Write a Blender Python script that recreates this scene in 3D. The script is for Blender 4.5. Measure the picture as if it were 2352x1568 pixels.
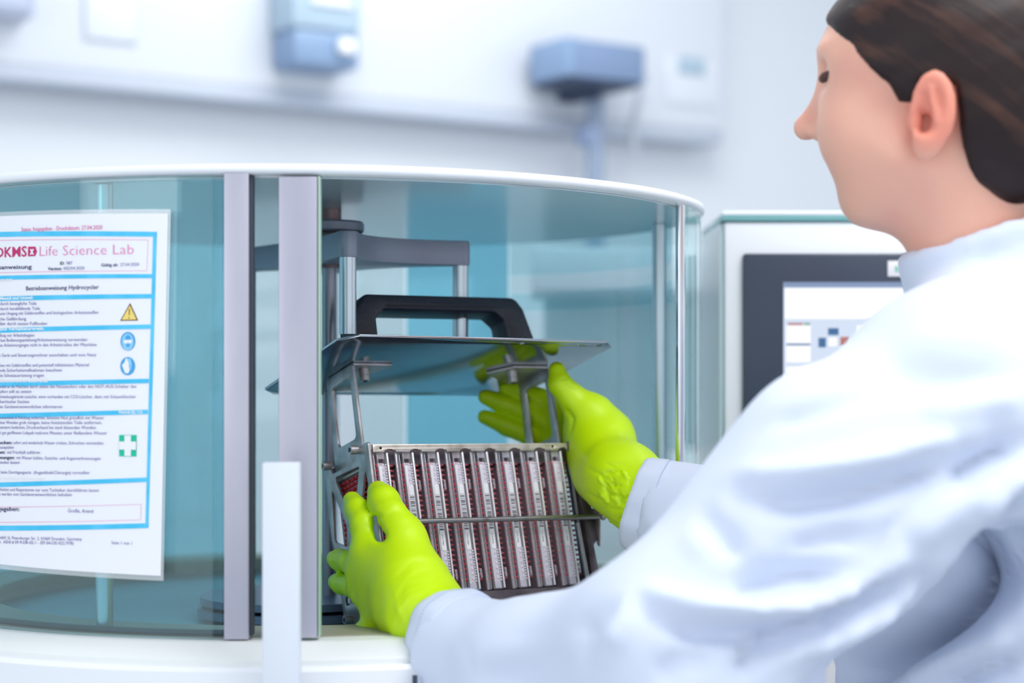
import bpy, bmesh, math, random
import numpy as np
from mathutils import Vector, Matrix
random.seed(7)
rng = np.random.default_rng(7)
sc = bpy.context.scene
COL = sc.collection
for o in list(bpy.data.objects): bpy.data.objects.remove(o)

# ------------------------------------------------------------------ camera, light, exposure
FPX, CX, HY = 4247.0, 1176.0, 880.0
ZC = 1.30                                   # camera height above the floor
cam_d = bpy.data.cameras.new('camera'); cam = bpy.data.objects.new('camera', cam_d); COL.objects.link(cam)
cam.location = (0, 0, ZC); cam.rotation_euler = (math.pi/2, 0, 0)
cam_d.sensor_width = 36.0; cam_d.lens = 36.0*FPX/2352.0
cam_d.shift_y = (HY-784.0)/2352.0
cam_d.dof.use_dof = True; cam_d.dof.focus_distance = 1.64; cam_d.dof.aperture_fstop = 2.9
cam_d.clip_start = 0.05
sc.camera = cam

w = bpy.data.worlds.new('world'); sc.world = w; w.use_nodes = True
bg = w.node_tree.nodes['Background']; bg.inputs[0].default_value = (0.87, 0.935, 1.0, 1); bg.inputs[1].default_value = 0.92

def area(name, loc, target, size, power, col, sy=None):
    d = bpy.data.lights.new(name, 'AREA'); d.energy = power; d.size = size; d.color = col
    if sy: d.shape = 'RECTANGLE'; d.size_y = sy
    o = bpy.data.objects.new(name, d); COL.objects.link(o); o.location = loc
    o.rotation_euler = (Vector(target)-Vector(loc)).to_track_quat('-Z', 'Y').to_euler()
    return o
area('side_fill_light', (-2.6, -0.9, 2.2), (0.0, 1.8, 1.2), 1.8, 14, (0.96, 0.98, 1.0))  # added soft fill from the left behind the camera, no window there
area('overhead_fill_light', (0.9, 0.8, 2.74), (0.9, 0.8, 0), 1.2, 20, (1.0, 0.99, 0.97), 1.2)  # added overhead fill, set to shade the coat from above
area('overhead_fill_light', (0.2, 2.9, 2.74), (0.2, 2.9, 0), 1.2, 14, (1.0, 0.99, 0.97), 1.2)  # added overhead fill, brightens the back wall evenly

vs = sc.view_settings
vs.view_transform = 'Standard'; vs.look = 'None'; vs.exposure = 0.27; vs.gamma = 1.0; vs.use_curve_mapping = False
sc.cycles.use_denoising = True
sc.cycles.max_bounces = 10; sc.cycles.transparent_max_bounces = 40; sc.cycles.glossy_bounces = 4
sc.cycles.caustics_reflective = False; sc.cycles.caustics_refractive = False

# ------------------------------------------------------------------ helpers
def P(px, py, d):
    return Vector(((px-CX)/FPX*d, d, ZC+(HY-py)/FPX*d))
def lin(c):
    return c/12.92 if c <= 0.04045 else ((c+0.055)/1.055)**2.4
def rgb(r, g, b): return (lin(r/255), lin(g/255), lin(b/255), 1)

MATS = {}
def mat(name, col, rough=0.5, metal=0.0, spec=0.5, bump=None, var=None, emit=None, coat=0.0, sss=0.0, stretch=(1,1,1)):
    m = bpy.data.materials.new(name); m.use_nodes = True
    nt = m.node_tree; b = nt.nodes['Principled BSDF']
    b.inputs['Base Color'].default_value = col; b.inputs['Roughness'].default_value = rough
    b.inputs['Metallic'].default_value = metal; b.inputs['Specular IOR Level'].default_value = spec
    b.inputs['Coat Weight'].default_value = coat
    if sss:
        b.inputs['Subsurface Weight'].default_value = sss; b.inputs['Subsurface Radius'].default_value = (0.012, 0.005, 0.003)
        b.inputs['Subsurface Scale'].default_value = 1.0
    if emit:
        b.inputs['Emission Color'].default_value = emit[0]; b.inputs['Emission Strength'].default_value = emit[1]
    if bump or var:
        tc = nt.nodes.new('ShaderNodeTexCoord'); mp = nt.nodes.new('ShaderNodeMapping'); mp.inputs['Scale'].default_value = stretch
        nt.links.new(tc.outputs['Object'], mp.inputs[0])
    if bump:
        n = nt.nodes.new('ShaderNodeTexNoise'); n.inputs['Scale'].default_value = bump[0]; n.inputs['Detail'].default_value = 4
        nt.links.new(mp.outputs[0], n.inputs['Vector'])
        bp = nt.nodes.new('ShaderNodeBump'); bp.inputs['Strength'].default_value = bump[1]; bp.inputs['Distance'].default_value = bump[2]
        nt.links.new(n.outputs['Fac'], bp.inputs['Height']); nt.links.new(bp.outputs[0], b.inputs['Normal'])
    if var:                                   # (scale, colour b, contrast low, contrast high)
        n = nt.nodes.new('ShaderNodeTexNoise'); n.inputs['Scale'].default_value = var[0]; n.inputs['Detail'].default_value = 5
        nt.links.new(mp.outputs[0], n.inputs['Vector'])
        r = nt.nodes.new('ShaderNodeValToRGB'); r.color_ramp.elements[0].position = var[2]; r.color_ramp.elements[1].position = var[3]
        r.color_ramp.elements[0].color = col; r.color_ramp.elements[1].color = var[1]
        nt.links.new(n.outputs['Fac'], r.inputs[0]); nt.links.new(r.outputs[0], b.inputs['Base Color'])
    MATS[name] = m
    return m
def glass(name, tint, gloss=0.08, rough=0.02, milk=0.0, milkcol=(1,1,1,1)):
    m = bpy.data.materials.new(name); m.use_nodes = True; nt = m.node_tree; N = nt.nodes; L = nt.links
    N.remove(N['Principled BSDF']); out = N['Material Output']
    t = N.new('ShaderNodeBsdfTransparent'); t.inputs[0].default_value = tint
    g = N.new('ShaderNodeBsdfGlossy'); g.inputs['Roughness'].default_value = rough; g.inputs[0].default_value = (1,1,1,1)
    base = t
    if milk:
        d = N.new('ShaderNodeBsdfDiffuse'); d.inputs[0].default_value = milkcol
        mm = N.new('ShaderNodeMixShader'); mm.inputs[0].default_value = milk
        L.new(t.outputs[0], mm.inputs[1]); L.new(d.outputs[0], mm.inputs[2]); base = mm
    lw = N.new('ShaderNodeLayerWeight'); lw.inputs[0].default_value = 0.5
    pw = N.new('ShaderNodeMath'); pw.operation = 'POWER'; pw.inputs[1].default_value = 5.0; L.new(lw.outputs['Facing'], pw.inputs[0])
    ml = N.new('ShaderNodeMath'); ml.operation = 'MULTIPLY_ADD'; ml.inputs[1].default_value = 0.6; ml.inputs[2].default_value = gloss*.6; ml.use_clamp = True
    L.new(pw.outputs[0], ml.inputs[0]); mx = N.new('ShaderNodeMixShader')
    L.new(ml.outputs[0], mx.inputs[0]); L.new(base.outputs[0], mx.inputs[1]); L.new(g.outputs[0], mx.inputs[2])
    L.new(mx.outputs[0], out.inputs[0]); MATS[name] = m
    return m

class MB:
    def __init__(s): s.v = []; s.f = []; s.m = []
    def add(s, vs, fs, mi=0):
        n = len(s.v); s.v += [tuple(v) for v in vs]; s.f += [tuple(i+n for i in f) for f in fs]; s.m += [mi]*len(fs)
        return s
    def box(s, c, d, R=None, mi=0, bev=0.0):
        hx, hy, hz = d[0]/2, d[1]/2, d[2]/2
        if bev <= 0:
            vs = [Vector((x, y, z)) for x in (-hx, hx) for y in (-hy, hy) for z in (-hz, hz)]
            fs = [(0,1,3,2), (4,6,7,5), (0,4,5,1), (2,3,7,6), (0,2,6,4), (1,5,7,3)]
        else:
            bm = bmesh.new(); bmesh.ops.create_cube(bm, size=1.0)
            for v in bm.verts: v.co = Vector((v.co.x*d[0], v.co.y*d[1], v.co.z*d[2]))
            bmesh.ops.bevel(bm, geom=list(bm.edges), offset=bev, segments=2, affect='EDGES', profile=0.5)
            bm.verts.index_update(); vs = [v.co.copy() for v in bm.verts]; fs = [tuple(v.index for v in f.verts) for f in bm.faces]; bm.free()
        if R is not None: vs = [R @ v for v in vs]
        c = Vector(c)
        return s.add([v+c for v in vs], fs, mi)
    def cyl(s, a, b, r, n=16, r2=None, caps=True, mi=0):
        a, b = Vector(a), Vector(b); r2 = r if r2 is None else r2
        q = (b-a).to_track_quat('Z', 'Y'); vs = []
        for p, rr in ((a, r), (b, r2)):
            for k in range(n):
                t = 2*math.pi*k/n; vs.append(p + q @ Vector((rr*math.cos(t), rr*math.sin(t), 0)))
        fs = [(k, (k+1) % n, n+(k+1) % n, n+k) for k in range(n)]
        if caps: fs += [tuple(reversed(range(n))), tuple(range(n, 2*n))]
        return s.add(vs, fs, mi)
    def tube(s, pts, r, n=8, mi=0, caps=True):
        pts = [Vector(p) for p in pts]; m = len(pts); vs = []; rs = r if hasattr(r, '__len__') else [r]*m
        up = Vector((0.13, 0.21, 0.97))
        for i, p in enumerate(pts):
            t = (pts[min(i+1, m-1)]-pts[max(i-1, 0)]).normalized()
            x = t.cross(up).normalized(); y = x.cross(t).normalized()
            for k in range(n):
                a = 2*math.pi*k/n; vs.append(p + x*rs[i]*math.cos(a) + y*rs[i]*math.sin(a))
        fs = [(i*n+k, (i+1)*n+k, (i+1)*n+(k+1) % n, i*n+(k+1) % n) for i in range(m-1) for k in range(n)]
        if caps: fs += [tuple(range(n)), tuple(reversed(range((m-1)*n, m*n)))]
        return s.add(vs, fs, mi)
    def lathe(s, prof, c=(0,0,0), n=64, a0=0.0, a1=2*math.pi, closed=False, mi=0):
        # prof: (r, z); angle 0 faces the camera (-Y), positive to the right
        full = abs(a1-a0-2*math.pi) < 1e-6; m = n if full else n+1; vs = []; k = len(prof); c = Vector(c)
        for i in range(m):
            a = a0+(a1-a0)*i/n
            for r, z in prof: vs.append(c+Vector((r*math.sin(a), -r*math.cos(a), z)))
        fs = []
        for i in range(n):
            j = (i+1) % m
            for q in range(k if closed else k-1):
                q2 = (q+1) % k; fs.append((i*k+q, j*k+q, j*k+q2, i*k+q2))
        if closed and not full: fs += [tuple(range(k)), tuple(reversed(range((m-1)*k, m*k)))]
        return s.add(vs, fs, mi)
    def ball(s, c, r, n=12, mi=0):
        c = Vector(c); sc3 = Vector(r) if hasattr(r, '__len__') else Vector((r, r, r)); vs = []; fs = []; h = n//2
        for i in range(h+1):
            t = math.pi*i/h
            for k in range(n):
                a = 2*math.pi*k/n; vs.append(c+Vector((sc3.x*math.sin(t)*math.cos(a), sc3.y*math.sin(t)*math.sin(a), sc3.z*math.cos(t))))
        for i in range(h):
            for k in range(n): fs.append((i*n+k, (i+1)*n+k, (i+1)*n+(k+1) % n, i*n+(k+1) % n))
        return s.add(vs, fs, mi)
    def mesh(s, name):
        me = bpy.data.meshes.new(name); me.from_pydata([tuple(v) for v in s.v], [], s.f); me.update(); return me

def link(name, me, m, parent=None, smooth=None, kind=None, label=None, fix=True):
    o = bpy.data.objects.new(name, me); COL.objects.link(o)
    ms = m if isinstance(m, (list, tuple)) else [m]
    if not me.materials:
        for x in ms: me.materials.append(x)
    if fix:
        bm = bmesh.new(); bm.from_mesh(me); bmesh.ops.recalc_face_normals(bm, faces=bm.faces); bm.to_mesh(me); bm.free()
    if smooth is not None:
        if smooth >= 180: me.polygons.foreach_set('use_smooth', [True]*len(me.polygons))
        else: me.shade_auto(smooth) if hasattr(me, 'shade_auto') else setsmooth(me, smooth)
    if parent: o.parent = parent
    if kind: o['kind'] = kind
    if label: o['label'] = label
    return o
def setsmooth(me, ang):
    me.polygons.foreach_set('use_smooth', [True]*len(me.polygons))
    bm = bmesh.new(); bm.from_mesh(me); lim = math.radians(ang)
    for e in bm.edges:
        e.smooth = not (len(e.link_faces) == 2 and e.calc_face_angle(0) > lim)
    bm.to_mesh(me); bm.free()
def part(name, mb, m, parent, smooth=40, **k):
    """mb is in world coordinates; the part is stored relative to its parent's location"""
    L = Vector((0, 0, 0)); p = parent
    while p is not None: L += p.location; p = p.parent
    mb.v = [tuple(Vector(v)-L) for v in mb.v]
    me = mb.mesh(name)
    if max(mb.m, default=0) > 0: 
        for x in m: me.materials.append(x)
        me.polygons.foreach_set('material_index', mb.m)
    return link(name, me, m, parent, smooth, **k)
def lpart(name, mb, m, parent, smooth=40, **k):
    """mb is already in the parent's local coordinates"""
    me = mb.mesh(name)
    if max(mb.m, default=0) > 0:
        for x in m: me.materials.append(x)
        me.polygons.foreach_set('material_index', mb.m)
    return link(name, me, m, parent, smooth, **k)
def thing(name, label, cat, loc=(0,0,0), group=None):
    o = bpy.data.objects.new(name, None); COL.objects.link(o); o.location = loc; o.empty_display_size = 0.05
    o['label'] = label; o['category'] = cat
    if group: o['group'] = group
    return o
def tag(o, label, cat, group=None):
    o['label'] = label; o['category'] = cat
    if group: o['group'] = group
    return o

def rpoly(pts, r, n=5):
    """polygon with rounded corners"""
    out = []; m = len(pts); rs = r if hasattr(r, '__len__') else [r]*m
    for i in range(m):
        a, b, c = Vector(pts[i-1]), Vector(pts[i]), Vector(pts[(i+1) % m]); rr = rs[i]
        u, v = (a-b), (c-b)
        if rr <= 0: out.append(tuple(b)); continue
        ang = u.angle(v); t = min(rr/math.tan(ang/2), u.length*.48, v.length*.48)
        p, q = b+u.normalized()*t, b+v.normalized()*t
        for k in range(n+1):
            s = k/n; out.append(tuple((p*(1-s)*(1-s)) + b*2*s*(1-s) + q*s*s))
    return out
def circ(c, r, n=14): return [(c[0]+r*math.cos(2*math.pi*k/n), c[1]+r*math.sin(2*math.pi*k/n)) for k in range(n)]
def plate2d(loops, th, bev=0.0):
    """extruded flat plate with holes; returns an MB in (u, v, w) with w in [-th/2, th/2]"""
    cu = bpy.data.curves.new('tmp', 'CURVE'); cu.dimensions = '2D'; cu.fill_mode = 'BOTH'
    cu.extrude = max(th/2-bev, 1e-6); cu.bevel_depth = bev; cu.bevel_resolution = 1; cu.offset = -bev
    for lp in loops:
        s = cu.splines.new('POLY'); s.points.add(len(lp)-1)
        for p, q in zip(s.points, lp): p.co = (q[0], q[1], 0, 1)
        s.use_cyclic_u = True
    o = bpy.data.objects.new('tmp', cu); me = bpy.data.meshes.new_from_object(o)
    bm = bmesh.new(); bm.from_mesh(me); bmesh.ops.remove_doubles(bm, verts=bm.verts, dist=1e-6); bm.verts.index_update()
    mb = MB().add([v.co.copy() for v in bm.verts], [tuple(v.index for v in f.verts) for f in bm.faces])
    bm.free(); bpy.data.objects.remove(o); bpy.data.curves.remove(cu); bpy.data.meshes.remove(me)
    return mb
def remap(mb, fn):
    mb.v = [tuple(fn(*v)) for v in mb.v]; return mb
def text_mb(s, bold=0.0, thin=0.0, extrude=0.0, res=2):
    """text as flat faces; unit cap height, x from 0 to width"""
    cu = bpy.data.curves.new('tmp', 'FONT'); cu.body = s; cu.size = 1.0; cu.resolution_u = res; cu.offset = bold-thin; cu.extrude = extrude
    o = bpy.data.objects.new('tmp', cu); me = bpy.data.meshes.new_from_object(o)
    v = [x.co.copy() for x in me.vertices]; f = [tuple(p.vertices) for p in me.polygons]
    bpy.data.objects.remove(o); bpy.data.curves.remove(cu); bpy.data.meshes.remove(me)
    if v:
        x0 = min(p.x for p in v); k = 1/0.69
        v = [Vector(((p.x-x0)*k, p.y*k, p.z)) for p in v]
    return MB().add(v, f)

# ---- signed distance modelling for the figure
def sd_ball(X, c, r): 
    return np.sqrt((X[0]-c[0])**2+(X[1]-c[1])**2+(X[2]-c[2])**2)-r
def sd_ell(X, c, r, M=None):
    d = [X[i]-c[i] for i in range(3)]
    if M is not None: d = [M[i][0]*d[0]+M[i][1]*d[1]+M[i][2]*d[2] for i in range(3)]
    k0 = np.sqrt((d[0]/r[0])**2+(d[1]/r[1])**2+(d[2]/r[2])**2)
    k1 = np.sqrt((d[0]/r[0]**2)**2+(d[1]/r[1]**2)**2+(d[2]/r[2]**2)**2)+1e-9
    return k0*(k0-1)/k1
def sd_cap(X, a, b, ra, rb=None):
    rb = ra if rb is None else rb
    ba = [b[i]-a[i] for i in range(3)]; L = ba[0]**2+ba[1]**2+ba[2]**2+1e-12
    pa = [X[i]-a[i] for i in range(3)]
    h = np.clip((pa[0]*ba[0]+pa[1]*ba[1]+pa[2]*ba[2])/L, 0, 1)
    return np.sqrt((pa[0]-ba[0]*h)**2+(pa[1]-ba[1]*h)**2+(pa[2]-ba[2]*h)**2)-(ra+(rb-ra)*h)
def smin(a, b, k):
    h = np.maximum(k-np.abs(a-b), 0)/k; return np.minimum(a, b)-h*h*k/4
def smax(a, b, k): return -smin(-a, -b, k)
def surf_net(fn, lo, hi, h):
    lo = np.array(lo, float); n = np.ceil((np.array(hi)-lo)/h).astype(int)+1
    ax = [(lo[i]+np.arange(n[i])*h).astype(np.float32) for i in range(3)]
    X = np.meshgrid(*ax, indexing='ij', sparse=True)
    d = fn(X).astype(np.float32); d = np.broadcast_to(d, n).copy()
    s = d < 0; c = np.zeros(n-1, np.int8)
    for i in (0, 1):
        for j in (0, 1):
            for k in (0, 1): c += s[i:n[0]-1+i, j:n[1]-1+j, k:n[2]-1+k]
    act = (c > 0) & (c < 8); I = np.argwhere(act); idx = -np.ones(n-1, np.int64); idx[act] = np.arange(len(I))
    acc = np.zeros((len(I), 3)); cnt = np.zeros(len(I)); cs = [(i, j, k) for i in (0, 1) for j in (0, 1) for k in (0, 1)]
    for a in cs:
        for b in cs:
            if sum(b)-sum(a) != 1 or any(b[q] < a[q] for q in range(3)): continue
            da = d[I[:,0]+a[0], I[:,1]+a[1], I[:,2]+a[2]]; db = d[I[:,0]+b[0], I[:,1]+b[1], I[:,2]+b[2]]
            m = (da < 0) != (db < 0); t = np.where(m, da/np.where(m, da-db, 1), 0)
            p = np.array(a)+t[:, None]*(np.array(b)-np.array(a)); acc += p*m[:, None]; cnt += m
    V = lo+(I+acc/np.maximum(cnt, 1)[:, None])*h
    F = []
    for axi in range(3):
        u, v = (axi+1) % 3, (axi+2) % 3
        sl0 = [slice(None)]*3; sl1 = [slice(None)]*3; sl0[axi] = slice(0, -1); sl1[axi] = slice(1, None)
        A, B = s[tuple(sl0)], s[tuple(sl1)]; E = np.argwhere(A != B)
        ok = (E[:, u] > 0) & (E[:, v] > 0) & (E[:, u] < n[u]-1) & (E[:, v] < n[v]-1); E = E[ok]
        ins = A[E[:,0], E[:,1], E[:,2]]; q = []
        for du, dv in ((-1,-1), (0,-1), (0,0), (-1,0)):
            e = E.copy(); e[:, u] += du; e[:, v] += dv; q.append(idx[e[:,0], e[:,1], e[:,2]])
        q = np.stack(q, 1); q[~ins] = q[~ins][:, ::-1]; F.append(q)
    F = np.concatenate(F)
    return V, F
def np_mesh(name, V, F):
    me = bpy.data.meshes.new(name); nf = len(F)
    me.vertices.add(len(V)); me.vertices.foreach_set('co', V.astype(np.float32).ravel())
    me.loops.add(nf*4); me.loops.foreach_set('vertex_index', F.astype(np.int32).ravel())
    me.polygons.add(nf); me.polygons.foreach_set('loop_start', np.arange(0, nf*4, 4, dtype=np.int32))
    me.update(calc_edges=True); me.validate(); me.polygons.foreach_set('use_smooth', [True]*len(me.polygons))
    return me
def normals(V, F):
    N = np.zeros_like(V); fn = np.cross(V[F[:,2]]-V[F[:,0]], V[F[:,3]]-V[F[:,1]])
    for k in range(4): np.add.at(N, F[:, k], fn)
    return N/(np.linalg.norm(N, axis=1, keepdims=True)+1e-12)
def smooth_v(V, F, it=2, f=0.5):
    n = len(V)
    for _ in range(it):
        S = np.zeros_like(V); c = np.zeros(n)
        for k in range(4):
            np.add.at(S, F[:, k], V[F[:, (k+1) % 4]]); np.add.at(c, F[:, k], 1)
            np.add.at(S, F[:, k], V[F[:, k-1]]); np.add.at(c, F[:, k], 1)
        V = V*(1-f)+f*S/np.maximum(c, 1)[:, None]
    return V
def topx(V): return np.stack([CX+V[:,0]/V[:,1]*FPX, HY-(V[:,2]-ZC)/V[:,1]*FPX], 1)
def folds(V, F, lines):
    """raise or sink cloth along lines; each (points in photo pixels, width px, height in metres)"""
    N = normals(V, F); q = topx(V); face = np.clip(-(N*V/np.linalg.norm(V, axis=1, keepdims=True)*np.array([1,1,1])).sum(1)*1.6+0.1, 0, 1)
    D = np.zeros(len(V))
    for pts, wd, hgt in lines:
        best = np.full(len(V), 1e9); tt = np.zeros(len(V)); m = len(pts)-1
        for i in range(m):
            a, b = np.array(pts[i], float), np.array(pts[i+1], float); ba = b-a
            h = np.clip(((q-a)@ba)/(ba@ba), 0, 1); dd = np.linalg.norm(q-a-h[:, None]*ba, axis=1)
            up = dd < best; best[up] = dd[up]; tt[up] = (i+h[up])/m
        taper = np.clip(np.sin(np.clip(tt, 0.06, 0.94)*math.pi)*1.8, 0.25, 1)
        D += hgt*np.exp(-(best/wd)**2)*taper
    return V+N*(D*face)[:, None]
def wav(X, f, seed):
    r = np.random.default_rng(seed); o = 0
    for _ in range(6):
        k = r.normal(size=3); k /= np.linalg.norm(k); o = o+np.sin(f*(k[0]*X[0]+k[1]*X[1]+k[2]*X[2])*r.uniform(.6, 1.5)+r.uniform(0, 6.3))
    return o/6

# ------------------------------------------------------------------ materials
M_wall = mat('painted_wall', rgb(233, 237, 243), 0.8, bump=(60, 0.05, 0.002))
M_panel = mat('white_wall_panel', rgb(228, 233, 241), 0.5)
M_floor = mat('grey_vinyl_floor', rgb(176, 184, 192), 0.4, var=(3, rgb(186, 193, 200), .4, .6))
M_ceil = mat('white_ceiling', rgb(240, 242, 245), 0.9)
M_fill = mat('fill_panel_glow', rgb(250, 250, 250), 0.5, emit=((1, 0.99, 0.97, 1), 1.3))  # glow for the added overhead panels
M_white = mat('white_enamel', rgb(243, 245, 250), 0.28, bump=(40, 0.03, 0.001))
M_cream = mat('white_rim_plastic', rgb(232, 235, 234), 0.35)
M_alu = mat('brushed_aluminium', rgb(206, 204, 216), 0.42, 0.55, var=(9, rgb(178, 176, 192), .35, .7), stretch=(1, 1, .25))
M_steel = mat('stainless_steel', rgb(196, 190, 192), 0.36, 0.65, var=(45, rgb(148, 138, 138), .4, .75), bump=(220, 0.05, 0.0004))
M_steel2 = mat('warm_steel', rgb(206, 196, 186), 0.38, 0.75, var=(60, rgb(160, 146, 134), .5, .78))
M_dsteel = mat('dark_steel', rgb(112, 100, 106), 0.42, 0.6, var=(60, rgb(80, 70, 78), .4, .7))
M_mirror = mat('polished_steel', rgb(176, 184, 192), 0.13, 1.0, var=(5, rgb(160, 170, 180), .4, .7), stretch=(1, 4, 1))
M_rod = mat('grey_rod_steel', rgb(150, 146, 146), 0.3, 0.85, var=(70, rgb(90, 84, 84), .55, .75))
M_chrome = mat('chrome', rgb(210, 212, 218), 0.12, 1.0)
M_support = mat('satin_steel', rgb(205, 214, 222), 0.28, 0.8)
M_rotor = mat('grey_rotor_enamel', rgb(150, 156, 172), 0.42, 0.3)
M_shaft = mat('shaft_steel', rgb(150, 152, 164), 0.3, 0.7)
M_dark = mat('dark_gasket', rgb(58, 64, 78), 0.5)
M_black = mat('black_handle_plastic', rgb(38, 41, 55), 0.38, bump=(900, 0.25, 0.0004), var=(500, rgb(62, 66, 82), .58, .74))
M_glass = glass('green_tinted_glass', (0.89, 0.965, 0.965, 1), 0.06)
M_door = glass('thick_teal_door_glass', (0.77, 0.905, 0.93, 1), 0.05)
M_edge = mat('glass_edge', rgb(120, 176, 178), 0.2)
M_teal = glass('teal_back_panel', (.55, .81, .89, 1), .05, .05, .18, rgb(110, 186, 208))
M_teal2 = glass('deep_teal_back_panel', (.68, .86, .91, 1), .05, .05, .15, rgb(120, 184, 204))
M_teal3 = glass('soft_teal_back_panel', (.78, .90, .93, 1), .05, .05, .12, rgb(190, 216, 222))
M_pale = glass('pale_back_panel', (.93, .96, .975, 1), .05, .05, .15, rgb(214, 226, 232))
M_tub = mat('pale_tub', rgb(140, 190, 206), 0.4)
M_tan = mat('tan_tub_rim', rgb(164, 160, 142), 0.4)
M_paper = mat('white_paper', rgb(246, 247, 252), 0.55)
M_lam = glass('laminate_film', (0.93, 0.95, 0.97, 1), 0.10, 0.1, 0.25)
M_cyan = mat('cyan_print', rgb(60, 196, 240), 0.6, var=(40, rgb(92, 208, 250), .4, .65))
M_mag = mat('magenta_print', rgb(204, 30, 112), 0.6)
M_pink = mat('light_magenta_print', rgb(222, 92, 160), 0.6)
M_pinkl = mat('pale_magenta_print', rgb(238, 140, 190), 0.6)
M_navy = mat('navy_print', rgb(60, 52, 110), 0.6)
M_lav = mat('lavender_print', rgb(120, 108, 172), 0.6)
M_yel = mat('yellow_print', rgb(250, 222, 120), 0.6)
M_brn = mat('brown_print', rgb(110, 60, 40), 0.6)
M_sblue = mat('sign_blue_print', rgb(60, 168, 230), 0.6)
M_sbl2 = mat('sign_light_blue_print', rgb(150, 212, 248), 0.6)
M_green = mat('green_print', rgb(0, 196, 160), 0.6)
M_clear = glass('clear_plastic', (0.97, 0.96, 0.98, 1), 0.16, 0.08, 0.22, rgb(240, 236, 250))
M_flange = glass('clear_flange_plastic', (0.96, 0.96, 0.99, 1), 0.25, 0.10, 0.8, rgb(252, 250, 255))
M_frost = glass('frosted_plastic', (0.92, 0.89, 0.94, 1), 0.06, 0.2, 0.75, rgb(242, 234, 246))
M_bead = mat('white_bead_plastic', rgb(226, 216, 230), 0.25)
M_red = mat('red_sample', rgb(150, 34, 44), 0.25, spec=0.6, var=(120, rgb(186, 60, 62), .45, .8))
M_redl = mat('bright_red_sample', rgb(214, 26, 40), 0.25, spec=0.6)
M_mar = mat('maroon_sample', rgb(158, 70, 82), 0.25, spec=0.6, var=(150, rgb(186, 104, 112), .4, .7))
M_label = mat('white_label', rgb(240, 236, 240), 0.5)
M_ink = mat('black_print', rgb(60, 52, 70), 0.6)
M_glove = mat('lime_nitrile', rgb(204, 241, 2), 0.42, spec=0.45, bump=(420, 0.08, 0.0006), sss=0.0)
M_coat = mat('pale_blue_cotton', rgb(218, 226, 244), 0.85, spec=0.2, bump=(1400, 0.12, 0.0004))
M_stitch = mat('blue_stitching', rgb(170, 190, 225), 0.8)
M_skin = mat('fair_skin', rgb(238, 182, 160), 0.48, spec=0.35, sss=0.25, var=(14, rgb(234, 168, 150), .45, .75))
def ear_flush(m):
    nt = m.node_tree; b = nt.nodes['Principled BSDF']; src = b.inputs['Base Color'].links[0].from_socket
    tc = nt.nodes.new('ShaderNodeTexCoord'); d = nt.nodes.new('ShaderNodeVectorMath'); d.operation = 'DISTANCE'
    d.inputs[1].default_value = EAR_AT; r = nt.nodes.new('ShaderNodeMapRange'); r.inputs[1].default_value = .022; r.inputs[2].default_value = .042; r.inputs[3].default_value = .75; r.inputs[4].default_value = 0
    mx = nt.nodes.new('ShaderNodeMix'); mx.data_type = 'RGBA'; L = nt.links.new
    L(tc.outputs['Object'], d.inputs[0]); L(d.outputs['Value'], r.inputs[0]); L(r.outputs[0], mx.inputs['Factor']); L(src, mx.inputs['A'])
    mx.inputs['B'].default_value = rgb(232, 136, 116); L(mx.outputs['Result'], b.inputs['Base Color'])
M_lip = mat('lip', rgb(206, 120, 116), 0.4)
M_hair = mat('dark_brown_hair', rgb(40, 26, 27), 0.5, spec=0.3)
def hair_nodes(m):
    nt = m.node_tree; b = nt.nodes['Principled BSDF']; tc = nt.nodes.new('ShaderNodeTexCoord')
    r1 = nt.nodes.new('ShaderNodeMapping'); r1.inputs['Rotation'].default_value = (0, math.radians(-36), 0)
    s1 = nt.nodes.new('ShaderNodeMapping'); s1.inputs['Scale'].default_value = (5, 26, 62)
    n = nt.nodes.new('ShaderNodeTexNoise'); n.inputs['Scale'].default_value = 1.0; n.inputs['Detail'].default_value = 5
    r = nt.nodes.new('ShaderNodeValToRGB'); r.color_ramp.elements[0].position = .48; r.color_ramp.elements[1].position = .84
    r.color_ramp.elements[0].color = rgb(38, 25, 26); r.color_ramp.elements[1].color = rgb(104, 68, 54)
    bp = nt.nodes.new('ShaderNodeBump'); bp.inputs['Strength'].default_value = .5; bp.inputs['Distance'].default_value = .003
    L = nt.links.new; L(tc.outputs['Object'], r1.inputs[0]); L(r1.outputs[0], s1.inputs[0]); L(s1.outputs[0], n.inputs['Vector'])
    L(n.outputs['Fac'], r.inputs[0]); L(r.outputs[0], b.inputs['Base Color']); L(n.outputs['Fac'], bp.inputs['Height']); L(bp.outputs[0], b.inputs['Normal'])
hair_nodes(M_hair)
M_brow = mat('brow_hair', rgb(84, 56, 54), 0.7)
M_trous = mat('grey_trousers', rgb(84, 92, 110), 0.8)
M_shoe = mat('white_shoe', rgb(230, 232, 236), 0.5)
M_bezel = mat('dark_bezel', rgb(56, 66, 84), 0.35)
M_screen = mat('lit_screen', rgb(30, 32, 38), 0.3, emit=(rgb(214, 226, 246), 0.80))
M_scrw = mat('lit_screen_white', rgb(30, 32, 38), 0.3, emit=((1, 1, 1, 1), 0.84))
M_scrb = mat('lit_screen_blue', rgb(30, 32, 38), 0.3, emit=(rgb(170, 196, 240), 0.45))
M_scrk = mat('lit_screen_icon_blue', rgb(30, 32, 38), 0.3, emit=(rgb(84, 146, 210), 0.4))
M_scrr = mat('lit_screen_icon_red', rgb(30, 32, 38), 0.3, emit=(rgb(250, 160, 150), 0.4))
M_scrg = mat('lit_screen_icon_green', rgb(30, 32, 38), 0.3, emit=(rgb(150, 230, 180), 0.4))
M_cside = mat('console_side', rgb(196, 219, 224), 0.25)
M_disp = mat('blue_grey_plastic', rgb(176, 199, 216), 0.4)
M_disp2 = mat('blue_grey_plastic_dark', rgb(134, 160, 194), 0.4)
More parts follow.
